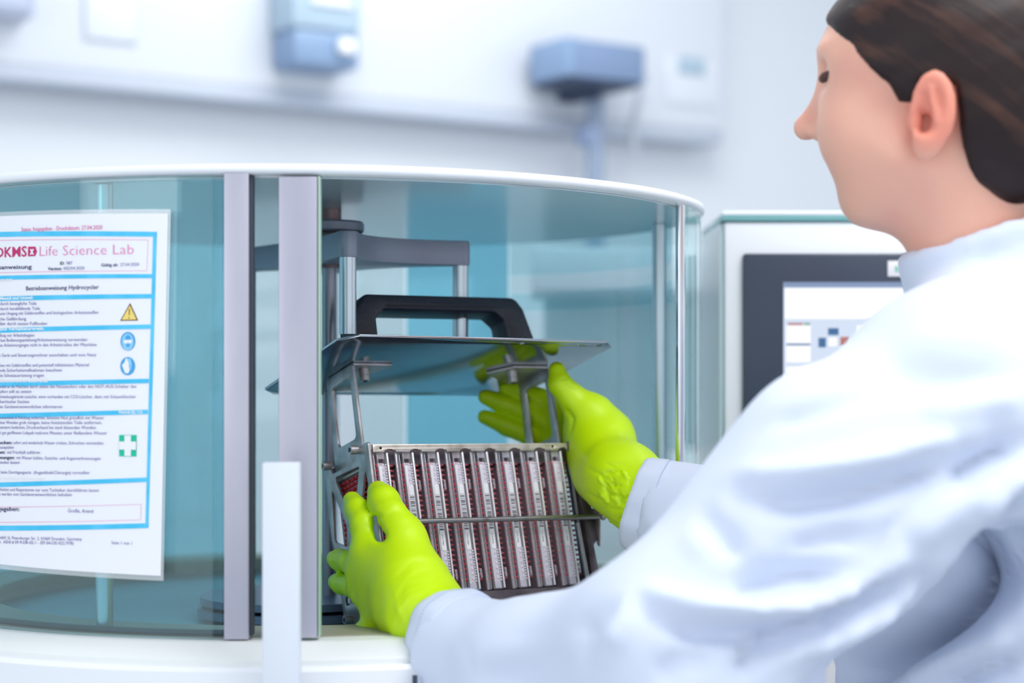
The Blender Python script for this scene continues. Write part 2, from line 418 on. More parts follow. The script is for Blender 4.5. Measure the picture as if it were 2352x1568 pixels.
M_dev = mat('slate_blue_casing', rgb(124, 146, 180), 0.5)
M_devd = mat('slate_dark', rgb(52, 66, 94), 0.5)
M_redt = mat('red_tab', rgb(214, 50, 80), 0.4)
for _m in (M_glass,): pass

# ------------------------------------------------------------------ room
def wall_pt(px, py=880, off=0.0):
    """point on the back wall seen at photo column px"""
    # wall line in plan: from A to B, receding to the right
    A = Vector((-0.969, 3.5)); B = Vector((0.5, 4.45)); d = (B-A).normalized(); n = Vector((d.y, -d.x))
    A = A+n*off; u = (px-CX)/FPX
    # (A.x + t d.x) = u (A.y + t d.y)
    t = (u*A.y-A.x)/(d.x-u*d.y); q = A+d*t
    return Vector((q.x, q.y, ZC+(HY-py)/FPX*q.y))
WD = Vector((0.5+0.969, 4.45-3.5, 0)).normalized(); WN = Vector((WD.y, -WD.x, 0))
def wbox(px0, px1, py0, py1, off0, off1, bev=0.004):
    """box flat on the back wall between photo columns and rows, standing off0..off1 proud"""
    a, b = wall_pt(px0, py0, off1), wall_pt(px1, py0, off1)
    z1 = (a.z+b.z)/2 if False else a.z; zb = wall_pt(px0, py1, off1).z
    c = (a+b)/2-WN*(off1-off0)/2; c.z = (z1+zb)/2
    R = Matrix((WD, -WN, Vector((0, 0, 1)))).transposed()
    L = (Vector((b.x, b.y, 0))-Vector((a.x, a.y, 0))).length
    return (c, (L, off1-off0, abs(z1-zb)), R, bev)
def struct(name, mb, m):
    o = part(name, mb, m, None); o['kind'] = 'structure'; return o
c0 = wall_pt(0)-WD*3.2; c1 = wall_pt(1650)+WD*2.6
mb = MB(); L = (Vector((c1.x, c1.y, 0))-Vector((c0.x, c0.y, 0))).length
R = Matrix((WD, -WN, Vector((0, 0, 1)))).transposed()
cc = (Vector((c0.x, c0.y, 0))+Vector((c1.x, c1.y, 0)))/2-WN*0.05
mb.box((cc.x, cc.y, 1.4), (L, 0.1, 2.8), R); struct('wall_back', mb, M_wall)
mb = MB().box((0.2, 2.6, -0.05), (8, 9, 0.1)); struct('floor', mb, M_floor)
mb = MB().box((0.2, 2.6, 2.85), (8, 9, 0.1)); struct('ceiling', mb, M_ceil)
for i, (x, y) in enumerate(((0.9, 0.8), (0.2, 2.9))):  # added glowing panels out of view, placed to go with the overhead fills
    t = thing('added_light_panel', ('added square light panel above the worker, out of view' if i == 0 else 'added square light panel above the round bath, out of view'), 'added light panel', (x, y, 2.8))
    fr = MB()
    for sx, sy, dx, dy in ((0, .63, 1.3, .04), (0, -.63, 1.3, .04), (.63, 0, .04, 1.22), (-.63, 0, .04, 1.22)): fr.box((x+sx, y+sy, 2.785), (dx, dy, .03))
    part('frame', fr, M_white, t); part('diffuser', MB().box((x, y, 2.79), (1.22, 1.22, .012)), M_fill, t)

# wall-mounted service panel with its fittings
t = thing('wall_panel', 'long white service panel on the back wall with shadowed lower edge', 'wall panel', tuple(wall_pt(600, 100)))
c, d, R, b = wbox(-420, 1662, -900, 0, 0.0, 0.09); zlow = wall_pt(0, 142, .09).z; ztop = 2.45
def wpart(name, px0, px1, py0, py1, o0, o1, m, parent, bev=0.006, **k):
    return part(name, MB().box(*wb(px0, px1, py0, py1, o0, o1), bev=bev), m, parent, **k)
def wb(px0, px1, py0, py1, o0, o1):
    c, d, R, b = wbox(px0, px1, py0, py1, o0, o1); return (c, d, R)
a_, b_ = wall_pt(-420, 0, .09), wall_pt(1660, 0, .09); cc = (a_+b_)/2-WN*0.045; cc.z = (zlow+ztop)/2
R = Matrix((WD, -WN, Vector((0, 0, 1)))).transposed()
Lp = (Vector((b_.x, b_.y))-Vector((a_.x, a_.y))).length
part('panel_body', MB().box(cc, (Lp, .09, ztop-zlow), R, bev=.006), M_panel, t)
cc2 = cc.copy(); cc2.z = zlow-.016; part('painted_shadow_strip', MB().box(cc2+WN*.008, (Lp, .075, .032), R, bev=.003), mat('shadow_grey', rgb(196, 204, 218), .6), t)  # grey strip paints the soft shadow below the panel edge
wpart('cover_plate', 195, 318, -60, 88, .09, .098, M_panel, t)
wpart('socket_plate', 1560, 1622, 128, 168, .09, .10, M_disp, t, label='pale blue socket plate')
wpart('cover_plate', 1530, 1650, 118, 235, .09, .095, M_panel, t)
# left fitting
d_ = thing('wall_box', 'grey-blue box at top left corner of the wall panel', 'box', tuple(wall_pt(20, 0, .09)))
wpart('casing', -90, 84, -150, 20, .09, .17, mat('lilac_grey_plastic', rgb(205, 212, 230), .5), d_)
wpart('cover', -80, 74, -140, 8, .17, .175, mat('lilac_grey_cover', rgb(196, 205, 226), .5), d_)
# dispenser
d_ = thing('soap_dispenser', 'translucent blue-grey wall dispenser with a white square button', 'dispenser', tuple(wall_pt(750, 60, .09)))
wpart('casing', 672, 832, -130, 60, .09, .20, M_disp, d_, bev=.012)
wpart('reservoir', 676, 828, 58, 146, .09, .195, M_disp2, d_, bev=.012)
wpart('button', 782, 820, 84, 122, .195, .215, M_white, d_, label='white square button')
wpart('cap', 715, 815, -10, 8, .20, .206, M_white, d_)
# box on a stem
d_ = thing('sensor_box', 'slate blue instrument box on a dark stem in front of the wall panel', 'instrument', tuple(wall_pt(1390, 130, .09)))
wpart('casing', 1308, 1486, 84, 178, .12, .26, M_dev, d_, bev=.012)
wpart('side_panel', 1302, 1326, 82, 172, .12, .265, M_disp2, d_)
wpart('base_plate', 1312, 1470, 170, 186, .12, .262, M_devd, d_)
wpart('bracket', 1345, 1385, 186, 222, .09, .20, M_devd, d_)
a_ = wall_pt(1367, 215, .15)
part('stem', MB().cyl(a_, (a_.x, a_.y, .95), .021, 14), mat('grey_blue_stem', rgb(150, 166, 190), .4), d_)
wpart('clamp', 1350, 1388, 285, 330, .12, .17, mat('clamp_blue', rgb(150, 168, 200), .5), d_)
cb = [wall_pt(x, y, .13) for x, y in ((1482, 170), (1470, 215), (1462, 260), (1455, 310), (1460, 360))]
part('cable', MB().tube(cb, .008, 8), mat('grey_cable', rgb(196, 204, 214), .5), d_)

# ------------------------------------------------------------------ round thermocycler bath
CC = Vector((-0.208, 1.908, 0.0)); RG = 0.397
def cz(z): return ZC+z
def pol(phi, r, z): a = math.radians(phi); return Vector((CC.x+r*math.sin(a), CC.y-r*math.cos(a), cz(z)))
bath = thing('water_bath_cycler', 'large round white thermal cycler bath with teal curved glass and aluminium door posts', 'lab machine', (CC.x, CC.y, 0))
def lath(prof, **k): return MB().lathe([(r, z) for r, z in prof], (CC.x, CC.y, ZC), **k)
ZL0, ZL1 = 0.1700, 0.1790
part('lid_disc', lath([(0.0001, ZL0), (.30, ZL0), (.3995, ZL0), (.404, ZL0+.0015), (.4052, ZL0+.0045), (.404, ZL1-.0015), (.3995, ZL1), (.30, ZL1), (.0001, ZL1)], n=160), M_white, bath, 50)
part('lid_underside', lath([(.0001, ZL0-.0015), (.388, ZL0-.0015), (.388, ZL0-.0003), (.0001, ZL0-.0003)], n=120), mat('grey_blue_reflective_liner', rgb(196, 212, 220), .2, .35), bath, 50, label='grey-blue reflective underside of the lid')
ZB = -0.2095
part('base_ring', lath([(.330, ZB-.02), (.330, ZB), (.4075, ZB), (.4095, ZB-.0006), (.428, ZB-.0095), (.431, ZB-.0125), (.431, ZB-.02)], n=160, closed=True), M_cream, bath, 35)
part('tub_rim', lath([(.318, ZB-.012), (.318, ZB+.0012), (.383, ZB+.0012), (.383, ZB-.012)], n=120, closed=True), M_tan, bath, 35, label='tan rim of the tub inside the glass')
part('base_cabinet', lath([(.0001, -ZC+.02), (.438, -ZC+.02), (.440, -ZC+.03), (.440, ZB-.020), (.437, ZB-.0165), (.425, ZB-.0165)], n=160), M_white, bath, 35)
part('plinth', lath([(.0001, -ZC), (.42, -ZC), (.42, -ZC+.03), (.0001, -ZC+.03)], n=96), M_dark, bath, 35)
part('tub_floor', lath([(.0001, ZB-.030), (.374, ZB-.030), (.374, ZB-.0195), (.0001, ZB-.0195)], n=96), M_tub, bath, 35)
def shell(r, th, p0, p1, z0, z1, n=60): return lath([(r, z0), (r, z1), (r+th, z1), (r+th, z0)], n=n, a0=math.radians(p0), a1=math.radians(p1), closed=True)
G0, G1 = ZB+.0005, ZL0-.0005
part('glass_panel', shell(RG, .004, -95, -5.2, G0, G1), M_glass, bath, 35, label='curved left glass panel that carries the notice')
part('glass_panel', shell(RG, .004, 70, 178, G0, G1), M_glass, bath, 35, label='curved right glass panel')
part('glass_panel', shell(RG, .004, 182, 263, G0, G1), M_glass, bath, 35, label='curved rear glass panel')
part('door_panel', shell(.386, .004, -92, -4.4, G0+.003, G1-.003), M_door, bath, 35, label='teal door glass slid behind the left panel')
# coloured rear panels seen through the glass
def back(p0, p1, z0, z1, m, r=.376): part('rear_panel', shell(r, .003, p0, p1, max(z0, ZB-.0125), z1, 24), m, bath, 35)
back(168.5, 186.5, -.5, G1, M_pale); back(187, 199, -.5, G1, M_pale); back(199.5, 262, -.5, G1, M_teal2)
back(147.5, 168, -.5, G1, M_teal)
back(96, 147, -.5, .085, M_pale); back(96, 147, .0855, .108, M_teal3); back(96, 147, .1085, .128, M_pale); back(96, 147, .1285, G1, M_teal3)
part('tub_wall', shell(.376, .003, -180, 180, -.5, ZB-.013, 90), M_tub, bath, 35)
def rod(name, a, b, r, m, **k): return part(name, MB().cyl(a, b, r, 24), m, bath, 40, **k)
for ph in (-22.0, 97.5, 182):
    o = rod('support_post', pol(ph, .367, ZB), pol(ph, .367, ZL0-.002), .0073, M_support)
rod('support_post', pol(68.8, .3955, ZB), pol(68.8, .3955, ZL0), .0046, M_chrome, label='thin chrome post at the right door edge')
part('post_clip', MB().box(pol(-22, .36, ZB+.012), (.006, .004, .014), None, bev=.001), M_alu, bath)
# door posts: flat aluminium bars
def bar(name, px0, px1, py0, py1, d, th, m, **k):
    a, b = P(px0, py1, d), P(px1, py0, d)
    return part(name, MB().box(((a.x+b.x)/2, d+th/2, (a.z+b.z)/2), (b.x-a.x, th, b.z-a.z), None, bev=.0012), m, bath, 40, **k)
bar('door_post', 514, 571, 396, 1469, 1.5035, .014, M_alu)
bar('door_post', 640, 728, 405, 1465, 1.5035, .012, M_alu)
bar('door_gasket', 571.5, 581, 398, 1460, 1.508, .012, M_dark)
bar('glass_edge', 729, 735, 404, 1463, 1.506, .014, mat('pale_green_edge', rgb(178, 206, 190), .3), label='pale green glass edge')
o = bar('corner_plate', 574, 668, 397, 408, 1.517, .02, M_white)
bar('latch_bar', 602, 687, 1062, 1900, 1.436, .016, mat('bluish_white_bar', rgb(226, 231, 241), .4), label='upright white bar fixed to the front of the base')
a = P(645, 1700, 1.452); part('latch_bracket', MB().box((a.x, 1.462, a.z), (.022, .024, .03), None, bev=.001), M_white, bath)
# strip along the foot of the slid door
part('door_foot_strip', lath([(.3815, ZB+.0013), (.3815, ZB+.006), (.3855, ZB+.006), (.3855, ZB+.0013)], n=40, a0=math.radians(-60), a1=math.radians(-1), closed=True), M_dark, bath, 35)
# lettering stroke low on the front
a = P(952, 1553, 1.468); part('front_lettering', MB().box((a.x, 1.4745, a.z-.02), (.0042, .0012, .04)), M_bezel, bath, label='navy upright stroke of lettering on the white front')
# drive: shaft, collars, three-armed rotor
SX, SY = -0.178, 1.800
rod('shaft', (SX, SY, cz(-.49)), (SX, SY, cz(.165)), .0072, M_shaft)
for z0, z1, r in ((.146, .157, .034), (.133, .140, .034)):
    part('collar_disc', MB().lathe([(.0001, z0), (r-.002, z0), (r, z0+.002), (r, z1-.002), (r-.002, z1), (.0001, z1)], (SX, SY, ZC), 48), M_rotor, bath, 40)
part('shaft_sleeve', MB().cyl((SX, SY, cz(.112)), (SX, SY, cz(.17)), .012, 24), mat('bronze_sleeve', rgb(140, 118, 118), .4, .5), bath)
tips = [Vector((-.1500, 1.690)), Vector((-.0505, 1.812)), Vector((-.1950, 1.955)), Vector((-.270, 1.905))]
out = []; Sc = Vector((SX, SY)); rt = .0092
for i, tpt in enumerate(tips):
    d = (tpt-Sc).normalized(); nx = tips[(i+1) % 4]; prv = tips[i-1]
    base = math.atan2(d.y, d.x)
    for k in range(9):
        a = base-math.pi/2+math.pi*k/8; out.append((tpt.x+rt*math.cos(a), tpt.y+rt*math.sin(a)))
    dn = (nx-Sc).normalized()
    p0 = tpt+Vector((-d.y, d.x))*rt; p1 = nx+Vector((dn.y, -dn.x))*rt; ctl = (p0+p1)/2*.42+Sc*.58
    for k in range(1, 12):
        s = k/12; q = p0*(1-s)**2+ctl*2*s*(1-s)+p1*s*s; out.append((q.x, q.y))
zr0, zr1 = .1150, .1390
part('rotor', remap(plate2d([out], zr1-zr0, .0012), lambda x, y, z: (x, y, cz((zr0+zr1)/2+z))), M_rotor, bath, 40)
for i, tpt in enumerate(tips):
    bot = (.045, .040, -.2, -.2)[i]
    r_ = .0078 if i < 2 else .006
    part('rotor_rod', MB().cyl((tpt.x, tpt.y, cz(bot)), (tpt.x, tpt.y, cz(zr0+.002)), r_, 24), M_support if i < 2 else M_shaft, bath, 40)
for z0, z1, r in ((-.213, -.206, .096), (-.224, -.2165, .099)):
    part('lower_rotor_disc', MB().lathe([(.0001, z0), (r, z0), (r, z1), (.0001, z1)], (SX-.03, SY+.01, ZC), 64), mat('grey_blue_disc', rgb(126, 142, 168), .35, .4), bath, 40)

# ------------------------------------------------------------------ laminated notice on the left glass
RP = RG+.004+.0012
def uv(px, py):
    """photo point -> (arc length, height) on the glass where the notice hangs"""
    u = (px-CX)/FPX; a = 1+u*u; b = -2*(u*CC.x+CC.y); c = CC.x**2+CC.y**2-RP**2
    Y = (-b-math.sqrt(max(b*b-4*a*c, 0)))/2/a; X = u*Y
    return (math.asin(max(-1, min(1, (X-CC.x)/RP)))*RP, (HY-py)/FPX*Y)
def onglass(s, z, off=0.0):
    a = s/RP; return Vector((CC.x+(RP+off)*math.sin(a), CC.y-(RP+off)*math.cos(a), ZC+z))
TR, BR = Vector(uv(386, 490)), Vector(uv(369.5, 1322)); hv = (TR-BR); hgt = hv.length; ey = hv.normalized(); ex = Vector((ey.y, -ey.x))
wid = hgt*.7071
def loc(px, py): q = Vector(uv(px, py))-BR; return Vector((q.dot(ex), q.dot(ey)))     # sheet coordinates, x is 0 at the right edge
def sheet(q, off): p = BR+ex*q[0]+ey*q[1]; return onglass(p.x, p.y, off)
notice = thing('laminated_notice', 'laminated white operating notice with cyan frames taped to the left glass', 'notice', tuple(onglass(*(BR-ex*wid/2))))
def quadstrip(mb, x0, x1, y0, y1, off, th=0.0, n=None, y0b=None, y1b=None):
    y0b = y0 if y0b is None else y0b; y1b = y1 if y1b is None else y1b
    n = n or max(1, int(abs(x1-x0)/.008)); vs = []; fs = []
    for i in range(n+1):
        s = i/n; x = x0+(x1-x0)*s; vs += [sheet((x, y0+(y0b-y0)*s), off), sheet((x, y1+(y1b-y1)*s), off)]
        if th: vs += [sheet((x, y0+(y0b-y0)*s), off-th), sheet((x, y1+(y1b-y1)*s), off-th)]
    k = 4 if th else 2
    for i in range(n):
        a, b = i*k, (i+1)*k; fs.append((a, b, b+1, a+1))
        if th: fs += [(a+2, a+3, b+3, b+2), (a+1, b+1, b+3, a+3), (a, a+2, b+2, b)]
    if th: fs += [(0, 1, 3, 2), (n*k, n*k+2, n*k+3, n*k+1)]
    mb.add(vs, fs)
    return mb
part('sheet', quadstrip(MB(), -wid, 0, 0, hgt, .0003, .0003, 40), M_paper, notice, 60)
part('laminate', quadstrip(MB(), -wid-.004, .0022, -.004, hgt+.0035, -.0001, .0004, 40), M_lam, notice, 60)
def pstrip(mb, pts, off=.0006):
    """bar between photo points (top-left, top-right, bottom-right, bottom-left)"""
    q = [loc(*p) for p in pts]
    for v in q: v.x = max(v.x, -wid+.010)
    n = max(1, int(abs(q[1].x-q[0].x)/.006)); vs = []; fs = []
    for i in range(n+1):
        s = i/n; vs += [sheet(q[3].lerp(q[2], s), off), sheet(q[0].lerp(q[1], s), off)]
        if i: fs.append((2*i-2, 2*i, 2*i+1, 2*i-1))
    return mb.add(vs, fs)
LX = -205                     # the sheet runs on past the left of the picture
cy = MB()
def hb(yl, yr, h, x1=361, x0=0):     # horizontal cyan bar: centre row at x=0 and at x=x1
    s = (yr-yl)/max(x1, 1); ya = yl+s*LX
    pstrip(cy, [(LX, ya-h/2), (x1, yr-h/2), (x1, yr+h/2), (LX, ya+h/2)])
hb(548, 538, 11); hb(642.5, 634, 9, 355); hb(688, 680, 10, 353); hb(757, 750, 10, 348); hb(876, 874.5, 10, 342); hb(945, 945.5, 10, 340); hb(1096, 1101, 10, 341); hb(1193, 1206.5, 11, 342)
pstrip(cy, [(352.5, 533), (361, 532), (341.5, 1212), (334.5, 1212)])
quadstrip(cy, -wid+.0092, -wid+.0126, .0395, hgt-.0165, .0006)
part('cyan_frame', cy, M_cyan, notice, 60, kind='stuff', label='cyan printed frame bars')
ln = MB()
for a, b, c, d in (((LX+20, 563), (341, 550.3), (341, 551.3), (LX+20, 564)), ((LX+20, 634), (338, 621.5), (338, 622.3), (LX+20, 635)), ((340.5, 550), (341.3, 550), (338.3, 622), (337.5, 622)),
                   ((LX+20, 1145), (325, 1157.5), (325, 1158.3), (LX+20, 1146)), ((LX+20, 1178), (324, 1193), (324, 1193.8), (LX+20, 1179)), ((324.5, 1157.5), (325.3, 1157.5), (324.3, 1193.5), (323.5, 1193.5))):
    pstrip(ln, [a, b, c, d])
part('thin_rules', ln, M_pinkl, notice, 60, kind='stuff')
def ptext(mb, s, x0, y0, x1, y1, cap, bold=0.0, thin=0.0, off=.0007, ital=0.0):
    """text along a baseline between two photo points"""
    t = text_mb(s, bold, thin); w_ = max(v[0] for v in t.v) if t.v else 1
    A, B = loc(x0, y0), loc(x1, y1); hcap = (loc((x0+x1)/2, (y0+y1)/2-cap)-loc((x0+x1)/2, (y0+y1)/2)).length
    d = (B-A); n = Vector((-d.y, d.x)).normalized()
    t.v = [tuple(sheet(A+d*((v[0]+ital*v[1]*1.0)/w_)+n*v[1]*hcap, off)) for v in t.v]
    mb.v, k = mb.v, len(mb.v); mb.add(t.v, t.f)
hd = MB(); ptext(hd, 'DKMS', -8, 591.5, 62.5, 588.5, 23, bold=.012)
pent = [(65.5, 566.5), (82, 566.2), (86, 577), (82, 588), (65.3, 588.6)]
q = [sheet(loc(*p), .0006) for p in pent]; hd.add(q, [(0, 1, 2, 3, 4)])
part('logo', hd, M_mag, notice, 60, kind='stuff', label='magenta bold logo letters and pentagon')
x_ = MB(); ptext(x_, 'x', 70, 583.5, 80, 583.3, 15.5, bold=.06, off=.0009); part('logo_cross', x_, M_paper, notice, 60)
l_ = MB(); ptext(l_, 'Life Science Lab', 92, 588, 308, 583.5, 23, thin=.012); part('logo_wordmark', l_, M_pinkl, notice, 60, kind='stuff')
r_ = MB(); ptext(r_, 'Status: freigegeben - Druckdatum: 27.04.2020', 50, 531.5, 236, 526.5, 9.5); part('status_line', r_, M_pink, notice, 60, kind='stuff')
t1 = MB()
ptext(t1, 'Betriebsanweisung', -45, 619.5, 74, 617, 9.5, bold=.012); ptext(t1, 'Betriebsanweisung Hydrocycler', 61, 667, 228, 663.5, 9.5, bold=.008)
ptext(t1, 'ID:', 139, 608, 149, 607.7, 7, bold=.02); ptext(t1, 'Version:', 111, 620.5, 143, 620, 7, bold=.02); ptext(t1, 'Gültig ab:', 233, 612, 272, 611.3, 7, bold=.015)
ptext(t1, 'Freigegeben:', -22, 1172.5, 46, 1173, 9.5, bold=.012); ptext(t1, 'Verschlucken:', -32, 1019.5, 29, 1019.5, 7.5, bold=.018); ptext(t1, 'Einatmen:', -24, 1041.5, 13, 1041.5, 7.5, bold=.018)
ptext(t1, 'Verbrennungen:', -32, 1053.5, 35, 1054, 7.5, bold=.018)
part('dark_text', t1, M_navy, notice, 60, kind='stuff', label='navy headings')
wt = MB()
ptext(wt, 'Bezeichnung', -34, 646.5, 29, 645, 7, bold=.03); ptext(wt, 'Mensch und Umwelt', 2, 688.5, 77, 686.5, 7, bold=.03); ptext(wt, 'Schutzmaßnahmen und Verhaltensregeln', -75, 760, 101, 757.3, 7, bold=.03)
ptext(wt, 'Störungen und im Gefahrenfall', 0, 877.5, 111, 877.2, 7, bold=.03); ptext(wt, 'Notruf (0) 112', 274, 949, 328, 949, 6.5, bold=.03); ptext(wt, 'Instandhaltung, Sachgerechte Entsorgung', -80, 1099, 105, 1102, 7, bold=.03)
part('bar_headings', wt, M_paper, notice, 60, kind='stuff', label='white headings on the cyan bars')
bt = MB()
for s, x0, y0, x1, y1 in (
    ('987', 153, 607.6, 167, 607.3), ('002/04.2020', 147, 619.7, 195, 618.8), ('27.04.2020', 277, 611.2, 320, 610.2),
    ('Gefahr durch bewegliche Teile', -23, 701, 85, 700), ('Gefahr durch herabfallende Teile', -23, 712.5, 93, 711.5), ('Gefahr beim Umgang mit Gefahrstoffen und biologischen Arbeitsstoffen', -23, 724, 227, 720.5),
    ('Biologische Gefährdung', -27, 736, 61, 735.3), ('Sturzgefahr durch nassen Fußboden', -24, 747, 109, 746),
    ('Prüfung vor Arbeitsbeginn', -9, 773.5, 80, 773), ('Gerät nur laut Bedienungsanleitung/Arbeitsanweisung verwenden', -30, 785, 201, 783), ('Während des Arbeitsvorganges nicht in den Arbeitsradius der Maschine', -33, 796.5, 223, 794.5),
    ('Zum Reinigen Gerät und Steuerungsrechner ausschalten und vom Netz', -40, 819.5, 222, 818), ('Beim Arbeiten mit Gefahrstoffen und potentiell infektiösem Material', -30, 842.5, 205, 841), ('entsprechende Sicherheitsmaßnahmen beachten', -35, 854, 143, 853), ('Persönliche Schutzausrüstung tragen', -30, 865.5, 102, 865),
    ('Im Gefahrenfall ist die Maschine durch ziehen des Netzsteckers oder den NOT-AUS-Schalter des', -28, 891, 314, 890.5), ('Gerätes sofort still zu setzen', -32, 902.5, 73, 902), ('Entstehungsbrände zunächst, wenn vorhanden mit CO2-Löscher, dann mit Schaumlöscher', 0, 914, 313, 914), ('Pulverlöscher löschen', -6, 925.5, 68, 925.5), ('Bei Unfällen Geräteverantwortlichen informieren', -28, 937, 144, 937),
    ('kontaminierte Kleidung entfernen, benetzte Haut gründlich mit Wasser', 0, 962, 240, 962.5), ('spülen, offene Wunden grob reinigen, keine festsitzenden Teile entfernen,', -29, 973, 235, 973.5), ('Wunden keimarm bedecken, Druckverband bei stark blutenden Wunden', -28, 984, 221, 985), ('Augenkontakt: bei gut geöffneten Lidspalt mehrere Minuten unter fließendem Wasser', -48, 996, 247, 997.5),
    ('sofort und wiederholt Wasser trinken, Erbrechen vermeiden;', 32, 1019.5, 239, 1020.5), ('Mund ausspülen', -22, 1030, 33, 1030.2), ('viel Frischluft zuführen', 17, 1041.5, 93, 1042), ('mit Wasser kühlen, Gesichts- und Augenverbrennungen', 39, 1054, 232, 1056), ('verbinden lassen', -12, 1064.5, 46, 1064.8),
    ('Verletzten beim Durchgangsarzt  (Augenklinik/Chirurgie) vorstellen', -30, 1086.5, 206, 1088.5),
    ('Wartungsarbeiten und Reparaturen nur vom Techniker durchführen lassen', -32, 1126, 228, 1129), ('Bauteile werden vom Geräteverantwortlichen behoben', -20, 1137, 166, 1139),
    ('Große, Arend', 157, 1176, 215, 1177.5), ('Life Science Lab GmbH, St. Petersburger Str. 2, 01069 Dresden, Germany', -50, 1235, 189, 1241), ('Akkreditation:  ASHI # 09-9-DR-02-1 - EFI 04-DE-022.978)', -40, 1245.5, 170, 1250.5), ('Seite 1 von 1', 257, 1249, 304, 1250.5)):
    ptext(bt, s, x0, y0, x1, y1, 7.2 if 'Große' not in s else 8.5, thin=.0)
part('body_text', bt, M_lav, notice, 60, kind='stuff', label='small lavender-grey lines of text')
# pictograms
def pel(cx_, cy_, rx, ry, n=28): return [(cx_+rx*math.cos(2*math.pi*k/n), cy_-ry*math.sin(2*math.pi*k/n)) for k in range(n)]
def ppoly(mb, pts, off): mb.add([sheet(loc(*p), off) for p in pts], [tuple(range(len(pts)))]); return mb
part('warning_triangle', ppoly(MB(), [(299.5, 695.5), (318, 736), (276.5, 736.6)], .0006), M_brn, notice, None)
part('warning_face', ppoly(MB(), [(299.3, 701), (314.5, 733.6), (280.5, 734.2)], .0008), M_yel, notice, None)
e_ = MB(); ppoly(e_, [(297.3, 709), (299.6, 709), (298.6, 724), (297.2, 724)], .001); ppoly(e_, pel(297.3, 730, 1.4, 1.6, 10), .001); part('exclamation_mark', e_, M_brn, notice, None, kind='stuff')
part('goggles_sign', ppoly(MB(), pel(294.5, 783.5, 17, 21.5), .0006), M_sblue, notice, None)
g_ = ppoly(MB(), pel(294.5, 785, 13.5, 19.5), .0008); part('goggles_face', g_, M_sbl2, notice, None)
g_ = MB(); ppoly(g_, [(288, 779), (290, 772), (295, 769), (300, 772), (302, 779)], .001); ppoly(g_, [(290, 790), (300, 790), (297, 797), (293, 797)], .001); part('goggles_hair', g_, M_sblue, notice, None, kind='stuff')
g_ = ppoly(MB(), pel(290.5, 784.5, 5.2, 4.2, 16), .0011); ppoly(g_, pel(300, 784, 5.2, 4.2, 16), .0011); part('goggles_lens', g_, M_paper, notice, None, kind='stuff')
part('gloves_sign', ppoly(MB(), pel(294, 840.5, 17, 21), .0006), M_sblue, notice, None)
g_ = ppoly(MB(), [(281, 838), (287, 832), (290, 822), (299, 824), (297, 838), (299, 851), (295, 857), (288, 856)], .0008); part('gloves_hand', g_, M_paper, notice, None)
g_ = ppoly(MB(), [(292, 823), (301, 823), (304, 834), (303, 849), (300, 849), (298, 836)], .0009); part('gloves_cuff', g_, M_sbl2, notice, None)
part('first_aid_sign', ppoly(MB(), [(274.5, 998.5), (314.5, 998.5), (314, 1048), (274.5, 1047.5)], .0006), M_green, notice, None)
g_ = MB(); ppoly(g_, [(287, 999.5), (302, 999.5), (301.8, 1047), (287, 1046.7)], .0009); ppoly(g_, [(275.2, 1013.5), (313.8, 1013.8), (313.5, 1032.5), (275.2, 1032)], .001)
part('first_aid_cross', g_, M_paper, notice, None, kind='stuff')

# ------------------------------------------------------------------ control console on its own pedestal, right
con = thing('control_console', 'white upright control console with dark bezel and lit screen behind the worker', 'console', (0.42, 2.06, 0))
YC = 1.95; cxl = (1663-CX)/FPX*YC; cxr = cxl+.36; ztp = ZC+(HY-508)/FPX*YC; zbt = ZC-.195
part('cabinet', MB().box(((cxl+cxr)/2, YC+.10, (ztp+zbt)/2), (cxr-cxl, .20, ztp-zbt), None, bev=.004), M_white, con)
part('top_plate', MB().box(((cxl+cxr)/2, YC+.10, ztp+.003), (cxr-cxl+.006, .206, .006), None, bev=.0015), M_edge, con, label='glass-edged top plate')
part('top_cover', MB().box(((cxl+cxr)/2, YC+.10, ztp+.0085), (cxr-cxl+.004, .204, .005), None, bev=.0015), M_white, con)
part('side_panel', MB().box((cxl-.002, YC+.103, (ztp+zbt)/2), (.004, .196, ztp-zbt-.004)), M_cside, con, label='pale teal glossy side')
part('pedestal', MB().box(((cxl+cxr)/2+.06, YC+.11, zbt/2), (.16, .14, zbt), None, bev=.004), M_white, con)
part('foot', MB().box(((cxl+cxr)/2+.08, YC+.11, .015), (.26, .30, .03), None, bev=.005), M_white, con)
def cbox(px0, px1, py0, py1, y0, y1, bev=0.0):
    a, b = P(px0, py1, YC), P(px1, py0, YC)
    return MB().box(((a.x+b.x)/2, YC+(y0+y1)/2, (a.z+b.z)/2), (b.x-a.x, abs(y1-y0), b.z-a.z), None, bev=bev)
part('bezel', cbox(1705, 2300, 583, 1020, -.008, .002, .003), M_bezel, con)
scr = part('screen', cbox(1797, 2240, 649, 960, -.010, -.0075), M_screen, con)
for nm, a, m in (('title_bar', (1797, 2240, 649, 661), M_scrb), ('white_pane', (1800, 2236, 663, 733), M_scrw), ('list_box', (1803, 1858, 748, 788), M_scrw), ('list_box', (1803, 1858, 794, 832), M_scrw),
                 ('list_rule', (1806, 1840, 742, 747), M_scrr), ('list_rule', (1843, 1857, 742, 747), M_scrg), ('list_rule', (1803, 1857, 789.5, 793.5), M_scrk), ('list_box', (1803, 1858, 842, 858), M_scrw),
                 ('icon', (1898, 1922, 754, 770), M_scrk), ('icon', (1876, 1893, 776, 798), M_scrk), ('icon', (1926, 1946, 774, 794), M_scrr), ('icon', (1900, 1918, 776, 795), M_scrw), ('tile', (1964, 2060, 748, 780), M_scrw)):
    part(nm, cbox(*a, -.0112, -.0098), m, scr)
st = part('sticker', cbox(2035, 2112, 600, 636, -.0092, -.0078, .0004), M_label, con, label='white sticker on the bezel')
tm = text_mb('ECO', .02); a = P(2056, 624, YC-.0097)
